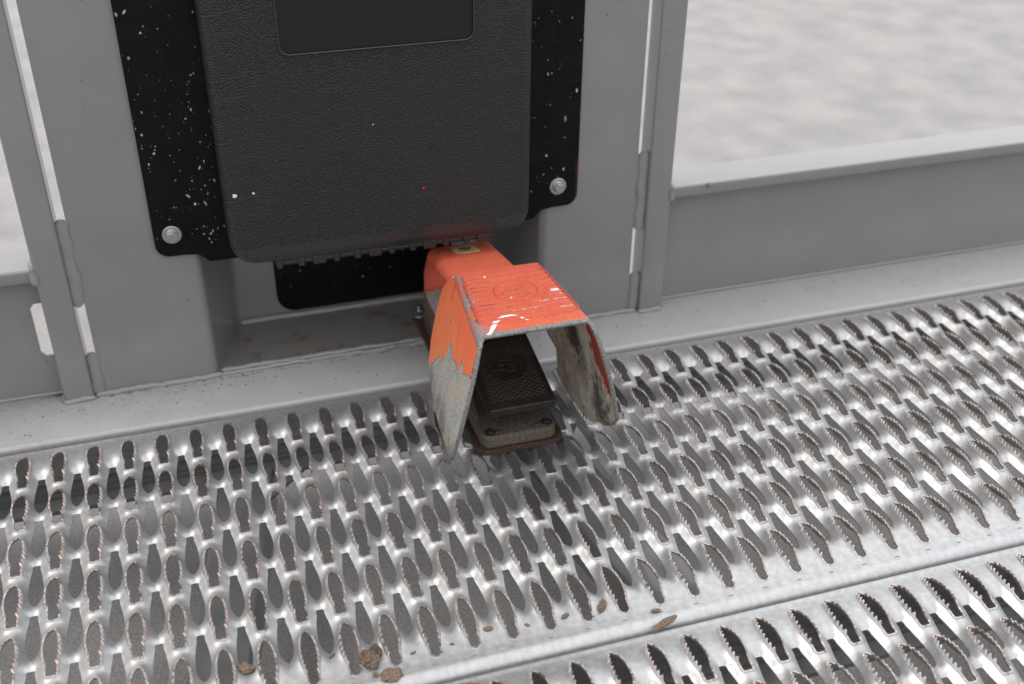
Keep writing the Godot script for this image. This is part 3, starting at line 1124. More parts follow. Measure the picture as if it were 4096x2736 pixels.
# ------------------------------------------------------------------ document box
func document_box():
	var o := thing("document_box", "large black grained plastic document box with a sunken blank label field", "box", Vector3(0.236, 0.187, -0.085))
	var c := o.position
	var T := Transform3D(Basis.IDENTITY, -c)
	var x0 := 0.0438; var x1 := 0.4290; var y0 := 0.1865; var y1 := 0.70
	var zf := -0.035
	var bev := 0.011
	# lid: the rounded body without its front face, then the face with the label field left open
	var s := Soup.new()
	var low := Soup.new()
	var poly := roundpoly([[x0, y0, 0.032], [x1, y0, 0.029], [x1, y1, 0.029], [x0, y1, 0.032]], 10)
	prism(s, poly, -0.0845, zf, bev, 7, T, 0.0, false, low)
	var inner := roundpoly([[x0 + bev, y0 + bev, 0.021], [x1 - bev, y0 + bev, 0.018], [x1 - bev, y1 - bev, 0.018], [x0 + bev, y1 - bev, 0.021]], 10)
	var field := roundpoly([[0.1268, 0.4475, 0.011], [0.3542, 0.4475, 0.011], [0.3542, 0.63, 0.011], [0.1268, 0.63, 0.011]], 6)
	for half in 3:             # left, right, and the ungrained band along the bottom
		var xa := 0.24 if half == 1 else x0 - 1.0
		var xb := 0.24 if half == 0 else x1 + 1.0
		var ya := 0.0 if half == 2 else 0.2100
		var yb := 0.2100 if half == 2 else 2.0
		var clip := PackedVector2Array([Vector2(xa, ya), Vector2(xb, ya), Vector2(xb, yb), Vector2(xa, yb)])
		for piece in Geometry2D.intersect_polygons(inner, clip):
			for q in Geometry2D.clip_polygons(piece, field):
				var idx := Geometry2D.triangulate_polygon(q)
				for t in range(0, idx.size(), 3):
					(low if half == 2 else s).tri(Vector3(q[idx[t]].x, q[idx[t]].y, zf) - c, Vector3(q[idx[t + 1]].x, q[idx[t + 1]].y, zf) - c, Vector3(q[idx[t + 2]].x, q[idx[t + 2]].y, zf) - c, Vector3.BACK, Vector3.BACK, Vector3.BACK)
	var lid := put(s.commit(), "lid", o, M.grain)
	put(low.commit(), "smooth_lower_edge", o, M.smooth_black)
	# sunken field with a raised bead round it
	var fs := Soup.new()
	prism(fs, field, zf - 0.004, zf - 0.0016, 0.0, 1, T)
	for i in field.size():
		var a := field[i]; var b := field[(i + 1) % field.size()]
		var m := ((field[i] + field[(i + 1) % field.size()]) / 2 - Vector2(0.2405, 0.54)).normalized()
		fs.flat(Vector3(a.x, a.y, zf - 0.0016) - c, Vector3(b.x, b.y, zf - 0.0016) - c, Vector3(b.x, b.y, zf) - c, Vector3(a.x, a.y, zf) - c, Vector3(-m.x, -m.y, 0))
	put(fs.commit(), "label_field", lid, M.label)
	var path := PackedVector3Array()
	var rad := PackedFloat32Array()
	for i in field.size() + 1:
		var p := field[i % field.size()]
		path.append(Vector3(p.x, p.y, zf + 0.0001) - c)
		rad.append(0.0011)
	var bs := Soup.new()
	tube(bs, path, rad, 8)
	put(bs.commit(), "field_bead", lid, M.smooth_black)
	# paint spots on the lid: white fleck pair and a red drop
	for d in [[0.0568, 0.2835, 0.0042, 0], [0.0790, 0.2845, 0.0017, 0], [0.2868, 0.2645, 0.0014, 1], [0.2280, 0.3550, 0.0008, 0]]:
		var ds := Soup.new()
		var spot := PackedVector2Array()
		var rng := RandomNumberGenerator.new()
		rng.seed = int(d[0] * 1e4)
		for i in 14: spot.append(Vector2.from_angle(TAU * i / 14) * d[2] * (rng.randf_range(0.35, 0.75) if d[2] > 0.004 else rng.randf_range(0.75, 1.05)))
		prism(ds, spot, -0.0002, 0.0003, 0.0, 1, Transform3D(Basis.IDENTITY, Vector3(d[0], d[1], zf) - c))
		put(ds.commit(), "paint_spot", lid, std(lin(0.72, 0.02, 0.02), 0.4) if d[3] else std(lin(0.55, 0.55, 0.53), 0.6))
	# hinge along the bottom
	var hinge := Node3D.new()
	hinge.name = "hinge"
	o.add_child(hinge)
	var yc := 0.1750
	var zc := -0.058
	var rod := Soup.new()
	tube(rod, PackedVector3Array([Vector3(0.098, yc, zc) - c, Vector3(0.384, yc, zc) - c]), PackedFloat32Array([0.0030, 0.0030]), 10)
	put(rod.commit(), "rod", hinge, M.hinge)
	put(slab_mesh(Vector3(0.096, yc + 0.0042, zc - 0.010) - c, Vector3(0.386, y0 + 0.004, zc + 0.006) - c, 0.0008), "hinge_leaf", hinge, M.hinge)
	put(slab_mesh(Vector3(0.098, yc - 0.0052, zc - 0.009) - c, Vector3(0.384, yc - 0.0020, zc - 0.001) - c, 0.0008), "hinge_leaf", hinge, M.hinge)
	for k in 4:
		for q in [[0.0, 0.0080], [0.0273, 0.0357], [0.0458, 0.0630]]:
			var a: float = 0.098 + 0.0723 * k + q[0]
			var b: float = 0.098 + 0.0723 * k + q[1]
			if b > 0.389: continue
			put(slab_mesh(Vector3(a, yc - 0.0062, zc - 0.0055) - c, Vector3(b, yc + 0.0058, zc + 0.0062) - c, 0.0022, 3), "knuckle", hinge, M.hinge)

# ------------------------------------------------------------------ foot switch
const CX := 0.347

func foot_switch():
	var o := thing("foot_switch", "worn orange foot switch with black pedal under a chipped metal hood", "foot switch", Vector3(CX, 0.0, 0.05))
	var c := o.position
	var floor_up := Transform3D(Basis(Vector3(1, 0, 0), Vector3(0, 0, -1), Vector3(0, 1, 0)), -c)    # outline x, -z; depth upwards
	# rusty foot plate
	var s := Soup.new()
	prism(s, roundpoly([[0.2905, 0.160, 0.014], [0.4035, 0.160, 0.014], [0.4035, -0.1915, 0.016], [0.2905, -0.1915, 0.016]], 6), 0.0065, 0.0140, 0.0016, 3, floor_up, 0.001)
	put(s.commit(), "foot_plate", o, M.rust)
	# cast base
	s = Soup.new()
	prism(s, roundpoly([[0.2990, 0.122, 0.010], [0.3950, 0.122, 0.010], [0.3950, -0.1860, 0.013], [0.2990, -0.1860, 0.013]], 6), 0.0140, 0.0290, 0.0035, 4, floor_up)
	slab(s, Vector3(0.2990, 0.020, -0.118) - c, Vector3(0.3060, 0.060, 0.085) - c, 0.002)
	slab(s, Vector3(0.3880, 0.020, -0.118) - c, Vector3(0.3950, 0.060, 0.085) - c, 0.002)
	for q in [[0.299, 0.306], [0.388, 0.395]]:      # cheeks that fall to the front
		var ramp := Soup.new()
		prism(s, PackedVector2Array([Vector2(0.0848, 0.027), Vector2(0.150, 0.027), Vector2(0.135, 0.036), Vector2(0.0848, 0.058)]), q[0], q[1], 0.001, 1, Transform3D(Basis(Vector3(0, 0, 1), Vector3(0, 1, 0), Vector3(1, 0, 0)), -c))
	slab(s, Vector3(0.3340, 0.027, 0.150) - c, Vector3(0.3370, 0.0300, 0.183) - c, 0.001)
	slab(s, Vector3(0.3590, 0.027, 0.150) - c, Vector3(0.3620, 0.0300, 0.183) - c, 0.001)
	var base := put(s.commit(), "base_casting", o, M.dirty_cast)
	for q in [[0.3114, 0.1745], [0.3846, 0.1730]]:
		s = Soup.new()
		hexprism(s, Vector3(q[0], 0.0285, q[1]) - c, Basis(Vector3(1, 0, 0), Vector3(0, 0, -1), Vector3(0, 1, 0)), 0.0072, 0.0009, 20, 0.0)
		put(s.commit(), "screw_recess", base, M.hole)
		s = Soup.new()
		hexprism(s, Vector3(q[0] + 0.0006, 0.0290, q[1] - 0.0004) - c, Basis(Vector3(1, 0, 0), Vector3(0, 0, -1), Vector3(0, 1, 0)), 0.0050, 0.0016, 14, 0.0008)
		put(s.commit(), "screw", base, M.hinge)
		var e: float = 1.0 if q[0] < CX else -1.0
		put(slab_mesh(Vector3(q[0] + e * 0.0075 - (0.0085 if e < 0 else 0.0), 0.0286, q[1] - 0.0012) - c, Vector3(q[0] + e * 0.0075 + (0.0085 if e > 0 else 0.0), 0.0294, q[1] + 0.0010) - c, 0.0), "cast_mark", base, M.hinge)
	# hold-down bolt at the rear
	s = Soup.new()
	hexprism(s, Vector3(0.2985, 0.0140, -0.1440) - c, Basis(Vector3(1, 0, 0), Vector3(0, 0, -1), Vector3(0, 1, 0)), 0.0100, 0.0022, 22, 0.0006)
	hexprism(s, Vector3(0.2985, 0.0160, -0.1440) - c, Basis(Vector3(1, 0, 0), Vector3(0, 0, -1), Vector3(0, 1, 0)), 0.0082, 0.0085, 6, 0.0010)
	hexprism(s, Vector3(0.2985, 0.0240, -0.1440) - c, Basis(Vector3(1, 0, 0), Vector3(0, 0, -1), Vector3(0, 1, 0)), 0.0042, 0.0060, 12, 0.0008)
	put(s.commit(), "hold_down_nut", o, M.bolt)
	pedal(o, c)
	# housing: grey lower half, orange upper half
	var side := Transform3D(Basis(Vector3(0, 0, -1), Vector3(0, 1, 0), Vector3(1, 0, 0)), Vector3(0, 0, 0) - c)    # outline -z, y; depth along x
	s = Soup.new()
	prism(s, roundpoly([[0.1240, 0.0135, 0.006], [0.1240, 0.0640, 0.0], [-0.050, 0.0640, 0.0], [-0.050, 0.0135, 0.006]], 4), 0.3018, 0.3922, 0.004, 3, side, 0.004)
	put(s.commit(), "lower_housing", o, M.bare_cast)
	s = Soup.new()
	prism(s, roundpoly([[0.1270, 0.0500, 0.003], [0.1270, 0.1010, 0.030], [0.0960, 0.1470, 0.016], [-0.035, 0.1735, 0.02], [-0.085, 0.1760, 0.0], [-0.078, 0.1100, 0.02], [-0.030, 0.0900, 0.02], [-0.020, 0.0500, 0.003]], 6), 0.3010, 0.3930, 0.013, 6, side, 0.013)
	var housing := put(s.commit(), "upper_housing", o, M.orange)
	# worn sticker on the housing
	s = Soup.new()
	var st := Transform3D(Basis(Vector3(1, 0, 0), 0.0) * Basis(Vector3(1, 0, 0), Vector3(0, -0.20, 0.98).normalized().rotated(Vector3(1, 0, 0), PI), Vector3(0, 0.98, 0.20).normalized()), Vector3.ZERO)
	var zx := Vector3(0, 0.2023, 0.0).lerp(Vector3.ZERO, 1.0)
	var slope := Vector3(0, -0.1986, -0.9801)       # up the picture of the sticker: away from the viewer and down
	var nrm := Vector3(0, 0.9801, -0.1986)
	var edge := PackedVector2Array([Vector2(-0.0165, 0.0165), Vector2(0.0155, 0.0165), Vector2(0.0165, -0.008), Vector2(0.0172, -0.012), Vector2(0.0145, -0.0135), Vector2(0.0155, -0.0155), Vector2(0.006, -0.0165), Vector2(0.002, -0.0158), Vector2(-0.006, -0.0172), Vector2(-0.0095, -0.0155), Vector2(-0.0145, -0.0148), Vector2(-0.0135, -0.011), Vector2(-0.0165, -0.008)])
	prism(s, edge, -0.0004, 0.0004, 0.0, 1, Transform3D(Basis(Vector3(1, 0, 0), slope, nrm), Vector3(0.3475, 0.1537, -0.066) - c))
	var sn := FastNoiseLite.new()
	sn.seed = 5
	sn.frequency = 1.0
	sn.fractal_octaves = 3
	var stex := painted(128, 128, func(u: float, v: float):
		var x := (u - 0.5) * 0.036
		var y := (0.5 - v) * 0.036
		var col := Color(0.74, 0.66, 0.50)
		var k := sn.get_noise_2d(x * 700, y * 700)
		col = col.lerp(Color(0.50, 0.33, 0.12), clampf(k * 1.6 - 0.05, 0, 0.8))
		var d := Vector2(x, y - 0.003)
		var ink := Color(0.10, 0.09, 0.07)
		if d.length() < 0.0036: col = ink
		elif d.length() < 0.0050: pass
		elif d.length() < 0.0088 and d.y < 0.0022: col = ink
		if absf(x) < 0.012 and y < -0.0075 and y > -0.0140 and fposmod(y, 0.0026) < 0.0009: col = col.lerp(ink, 0.65)
		return col)
	var sm := std(Color.WHITE, 0.7)
	sm.albedo_texture = stex
	sm.uv1_scale = Vector3(1 / 0.036, -1 / 0.036, 1)
	sm.uv1_offset = Vector3(0.5, 0.5, 0)
	put(s.commit(), "sticker", housing, sm)
	hood(o, c)

func pedal(o: Node3D, c: Vector3):
	# the pedal slopes up to the rear; its own axes: x, along (towards the viewer), upwards
	var tilt := atan2(0.0225, 0.125)
	var B := Basis(Vector3(1, 0, 0), tilt)
	var org := Vector3(CX, 0.0745, 0.194)
	var T := Transform3D(B * Basis(Vector3(1, 0, 0), Vector3(0, 0, -1), Vector3(0, 1, 0)), org - c)
	var s := Soup.new()
	prism(s, roundpoly([[-0.0428, 0.0, 0.004], [0.0428, 0.0, 0.004], [0.0428, 0.17, 0.003], [-0.0428, 0.17, 0.003]], 4), -0.0115, 0.0, 0.0022, 4, T, 0.001)
	var p := put(s.commit(), "pedal", o, M.rubber)
	# diamond tread: low crossing ridges between small pits
	s = Soup.new()
	var pitch := 0.0067
	var lo := 0.024
	var hi := 0.150
	for d in [-1, 1]:
		for k in range(-40, 60):
			# line y = lo + k * pitch + d * 0.75 x, clipped to the field
			var a := Vector2.ZERO
			var ok := false
			var line := PackedVector2Array()
			for j in 41:
				var x := -0.035 + 0.07 * j / 40.0
				var y: float = lo + k * pitch + d * 0.72 * x
				var r := Vector2(x, y - 0.072).length()
				if y > lo - 0.012 and y < hi and (r > 0.0245) and (absf(x) < 0.0355):
					line.append(Vector2(x, y))
				else:
					if line.size() > 1: ridge(s, line, T)
					line = PackedVector2Array()
			if line.size() > 1: ridge(s, line, T)
	put(s.commit(), "tread_ridges", p, M.rubber_dust)
	# the maker's name round the badge, and the badge
	s = Soup.new()
	var words := "BERNSTEIN CLASSIC"
	for i in words.length():
		var a := deg_to_rad(205.0 - 230.0 * i / (words.length() - 1))
		var at := Vector2(cos(a), sin(a)) * 0.0195 + Vector2(0, 0.072)
		if words[i] != " ": text_into(s, words[i], 0.0052, 0.0010, T * Transform3D(Basis(Vector3(0, 0, 1), a - PI / 2), Vector3(at.x, at.y, 0.0003)))
	put(s.commit(), "lettering", p, M.rubber_dust)
	s = Soup.new()
	badge(s, T * Transform3D(Basis.from_scale(Vector3(0.78, 0.78, 1)), Vector3(0, 0.072, 0.0)), 0.0011)
	put(s.commit(), "badge", p, M.rubber_dust)

func ridge(s: Soup, line: PackedVector2Array, T: Transform3D):
	var a := line[0]
	var b := line[line.size() - 1]
	var d := (b - a).normalized()
	var n := Vector2(-d.y, d.x) * 0.00075
	var top := 0.0007
	var A := T * Vector3(a.x + n.x, a.y + n.y, -0.0001); var A2 := T * Vector3(a.x - n.x, a.y - n.y, -0.0001)
	var Bq := T * Vector3(b.x + n.x, b.y + n.y, -0.0001); var B2 := T * Vector3(b.x - n.x, b.y - n.y, -0.0001)
	var C := T * Vector3(a.x, a.y, top); var D := T * Vector3(b.x, b.y, top)
	var n1 := (T.basis * Vector3(n.x, n.y, 0.0008)).normalized()
	var n2 := (T.basis * Vector3(-n.x, -n.y, 0.0008)).normalized()
	s.quad(A, Bq, D, C, n1, n1, n1, n1)
	s.quad(A2, B2, D, C, n2, n2, n2, n2)

# strokes of the round badge, in the axes x (right), y (away)
func badge(s: Soup, T: Transform3D, r: float):
	var strokes := [
		[[-0.0085, 0.0128], [0.0060, 0.0110], [0.0102, 0.0080], [0.0110, 0.0050], [0.0085, 0.0025], [0.0015, 0.0015]],
		[[-0.0110, 0.0040], [-0.0055, 0.0042], [-0.0045, 0.0020], [-0.0085, 0.0015]],
		[[-0.0065, 0.0028], [-0.0135, 0.0012], [-0.0165, -0.0028], [-0.0145, -0.0068], [-0.0100, -0.0085], [-0.0015, -0.0085], [0.0015, -0.0065]],
		[[0.0020, -0.0038], [0.0085, -0.0036], [0.0125, -0.0065], [0.0125, -0.0105], [0.0075, -0.0138], [-0.0025, -0.0142]],
	]
	for st in strokes:
		var cv := Curve3D.new()
		for i in st.size():
			var p := Vector3(st[i][0], st[i][1], 0)
			var a := Vector3(st[maxi(i - 1, 0)][0], st[maxi(i - 1, 0)][1], 0)
			var b := Vector3(st[mini(i + 1, st.size() - 1)][0], st[mini(i + 1, st.size() - 1)][1], 0)
			cv.add_point(p, (a - b) / 6.0, (b - a) / 6.0)
		cv.bake_interval = 0.0012
		var pts := PackedVector3Array()
		var rad := PackedFloat32Array()
		for q in cv.get_baked_points():
			pts.append(T * q)
			rad.append(r)
		tube(s, pts, rad, 7)

# half width of the hood's top plate at z, and the ends of its sides
func hood_w(z: float) -> float: return 0.0542 + (0.0675 - 0.0542) * (z - 0.0915) / (0.2335 - 0.0915)

func table(rows: Array, y: float) -> float:      # [y, value], y falling
	for i in rows.size() - 1:
		if y <= rows[i][0] and y >= rows[i + 1][0]:
			return lerpf(rows[i][1], rows[i + 1][1], (rows[i][0] - y) / (rows[i][0] - rows[i + 1][0]))
	return rows[0][1] if y > rows[0][0] else rows[rows.size() - 1][1]

func hood(o: Node3D, c: Vector3):
	var FRONT := [[0.208, 0.2335], [0.200, 0.2390], [0.185, 0.2455], [0.163, 0.2505], [0.130, 0.2535], [0.095, 0.2515], [0.070, 0.2465], [0.0545, 0.2420], [0.047, 0.170]]
	var FRONT_R := [[0.208, 0.2335], [0.200, 0.2390], [0.185, 0.2455], [0.163, 0.2505], [0.130, 0.2535], [0.100, 0.2530], [0.075, 0.2500], [0.060, 0.2380], [0.045, 0.2200], [0.035, 0.2050], [0.030, 0.1900]]
	var REAR_L := [[0.208, 0.0915], [0.197, 0.0770], [0.187, 0.0660], [0.167, 0.0500], [0.142, 0.0470], [0.100, 0.0485], [0.067, 0.0620], [0.0545, 0.0935], [0.047, 0.145]]
	var REAR_R := [[0.208, 0.0915], [0.197, 0.0770], [0.187, 0.0660], [0.167, 0.0500], [0.142, 0.0480], [0.115, 0.0520], [0.096, 0.0850], [0.090, 0.1050], [0.069, 0.1040], [0.045, 0.1040], [0.036, 0.1100], [0.030, 0.1350]]
	var sec := []                # [side, y, corner angle or -1, part of the top 0..1]
	var ys_l := [0.047, 0.0495, 0.0520, 0.0545, 0.060, 0.067, 0.080, 0.095, 0.110, 0.125, 0.142, 0.155, 0.167, 0.180, 0.190, 0.197]
	var ys_r := [0.197, 0.190, 0.180, 0.167, 0.155, 0.142, 0.130, 0.120, 0.114, 0.106, 0.096, 0.090, 0.082, 0.075, 0.060, 0.050, 0.044, 0.038, 0.034, 0.030]
	for y in ys_l: sec.append([-1, y, -1.0, 0.0])
	var R := 0.0105
	for k in range(1, 8): sec.append([-1, 0.0, k / 8.0, 0.0])
	for k in 9: sec.append([0, 0.208, -1.0, k / 8.0])
	for k in range(7, 0, -1): sec.append([1, 0.0, k / 8.0, 0.0])
	for y in ys_r: sec.append([1, y, -1.0, 0.0])
	var NT := 18
	var flare := 0.235
	var grid := []
	var inner := []
	var norm := []
	var lean := atan(flare)
	for q in sec:
		var row := []
		var row_in := []
		var row_n := []
		for j in NT + 1:
			var t := float(j) / NT
			var y: float = q[1]
			var x := 0.0
			var n := Vector3.UP
			var sg: float = q[0]
			if q[0] == 0:
				var z := lerpf(0.0915, 0.2335, t)
				x = lerpf(-1, 1, q[3]) * (hood_w(z) - R)
				row.append(Vector3(CX + x, 0.208, z)); row_n.append(Vector3.UP); row_in.append(Vector3(CX + x, 0.2025, z + (0.002 if j == 0 else 0.0)))
				continue
			var off_x := 0.0
			if q[2] >= 0:            # corner between side and top
				var a := lerpf(-lean, PI / 2, q[2])
				y = 0.208 - R * (1.0 - sin(a))
				off_x = -R * (1.0 - cos(a))
				n = Vector3(sg * cos(a), sin(a), 0)
			else:
				n = Vector3(sg * cos(lean), sin(lean) * 0.9, 0).normalized()
			var zr := table(REAR_L if sg < 0 else REAR_R, y)
			var zf := table(FRONT if sg < 0 else FRONT_R, y)
			var z := lerpf(zr, zf, t)
			var w := hood_w(z)
			if q[2] >= 0: x = sg * (w + off_x)
			else:
				var belly := 0.0018 * sin(PI * clampf((0.197 - y) / 0.15, 0, 1))
				x = sg * (w + flare * (0.2058 - y) - 0.0009 + belly)
			var thick := 0.0052
			if sg > 0 and y < 0.17:
				thick = lerpf(0.0052, 0.0090, smoothstep(0.17, 0.13, y)) + 0.0055 * smoothstep(0.12, 0.055, y)
				if j == 11: thick -= 0.0035
				if t > 0.86: thick = lerpf(thick, 0.0055, smoothstep(0.86, 1.0, t))
			var P := Vector3(CX + x, y, z)
			row.append(P); row_n.append(n); row_in.append(P - n * thick)
		grid.append(row); inner.append(row_in); norm.append(row_n)
	var outer := Soup.new()
	var left := Soup.new()
	var edge := Soup.new()
	var ins := Soup.new()
	var K := sec.size()
	var first_top := ys_l.size() - 1
	var last_top := K - ys_r.size()
	for i in K - 1:
		var side_l := i < first_top
		var side_r := i >= last_top
		for j in NT:
			var P := [grid[i][j] - c, grid[i + 1][j] - c, grid[i + 1][j + 1] - c, grid[i][j + 1] - c]
			var U := []
			for w in [grid[i][j], grid[i + 1][j], grid[i + 1][j + 1], grid[i][j + 1]]:
				U.append(Vector2(w.z, w.y) if side_l or side_r else Vector2(w.x, w.z))
			(left if side_l or side_r else outer).quad(P[0], P[1], P[2], P[3], norm[i][j], norm[i + 1][j], norm[i + 1][j + 1], norm[i][j + 1], U[0], U[1], U[2], U[3])
			ins.quad(inner[i][j] - c, inner[i + 1][j] - c, inner[i + 1][j + 1] - c, inner[i][j + 1] - c, -norm[i][j], -norm[i + 1][j], -norm[i + 1][j + 1], -norm[i][j + 1], Vector2(inner[i][j].z, inner[i][j].y), Vector2(inner[i + 1][j].z, inner[i + 1][j].y), Vector2(inner[i + 1][j + 1].z, inner[i + 1][j + 1].y), Vector2(inner[i][j + 1].z, inner[i][j + 1].y))
	for i in K - 1:
		for j in [0, NT]:
			var to := Vector3(0, 0, 1.0 if j else -1.0)
			edge.flat(grid[i][j] - c, grid[i + 1][j] - c, inner[i + 1][j] - c, inner[i][j] - c, to)
	for i in [0, K - 1]:
		for j in NT:
			edge.flat(grid[i][j] - c, grid[i][j + 1] - c, inner[i][j + 1] - c, inner[i][j] - c, Vector3.DOWN)
	# a rounded, rubbed lip along the front edge
	var lip := Soup.new()
	var lp := PackedVector3Array()
	var lr := PackedFloat32Array()
	for i in K:
		lp.append((grid[i][NT] * 0.5 + inner[i][NT] * 0.5) - c + Vector3(0, 0, -0.0004))
		lr.append(grid[i][NT].distance_to(inner[i][NT]) * 0.50)
	tube(edge, lp, lr, 8)
	var mesh := outer.commit(null, hood_top_material())
	mesh = left.commit(mesh, hood_side_material())
	mesh = ins.commit(mesh, hood_inner_material())
	mesh = edge.commit(mesh, M.cast)
	var h := put(mesh, "hood", o)
	# cast relief on the top: frame, ribs, ring and badge
	var T := Transform3D(Basis(Vector3(1, 0, 0), Vector3(0, 0, -1), Vector3(0, 1, 0)), Vector3(0, 0.2080, 0) - c)
	var frame := roundpoly([[0.2985, -0.0975, 0.006], [0.3960, -0.0975, 0.006], [0.4085, -0.2120, 0.009], [0.2885, -0.2140, 0.009]], 6)
	var s := Soup.new()
	var fp := PackedVector3Array()
	var fr := PackedFloat32Array()
	for i in frame.size() + 1:
		var p := frame[i % frame.size()]
		fp.append(T * Vector3(p.x, p.y, 0.0000))
		fr.append(0.0009)
	tube(s, fp, fr, 7)
	put(s.commit(), "raised_frame", h, M.top_orange)
	var bc := Vector2(0.3497, 0.1507)
	for k in 11:
		var z := 0.1045 + k * 0.01015
		var xl := 0.3010 - (z - 0.10) * 0.070
		var xr := 0.3955 + (z - 0.10) * 0.085
		var clear := 0.0355
		var dz := absf(z - bc.y)
		var spans := [[xl, xr]]
		if dz < clear:
			var e := sqrt(clear * clear - dz * dz)
			spans = [[xl, bc.x - e], [bc.x + e, xr]]
		for sp in spans:
			if sp[1] - sp[0] < 0.006: continue
			var rs := Soup.new()
			tube(rs, PackedVector3Array([T * Vector3(sp[0], -z, -0.0007), T * Vector3((sp[0] + sp[1]) / 2, -z, -0.0007), T * Vector3(sp[1], -z, -0.0007)]), PackedFloat32Array([0.0021, 0.0021, 0.0021]), 10)
			put(rs.commit(), "rib", h, M.top_orange)
	s = Soup.new()
	var rp := PackedVector3Array()
	var rr := PackedFloat32Array()
	for i in 49:
		var a := TAU * i / 48
		rp.append(T * Vector3(bc.x + 0.0255 * cos(a), -bc.y + 0.0245 * sin(a), 0.0))
		rr.append(0.0010)
	tube(s, rp, rr, 7)
	put(s.commit(), "ring", h, M.top_orange)
	s = Soup.new()
	badge(s, T * Transform3D(Basis.IDENTITY, Vector3(bc.x, -bc.y, 0.0)), 0.0012)
	put(s.commit(), "badge", h, M.top_orange)

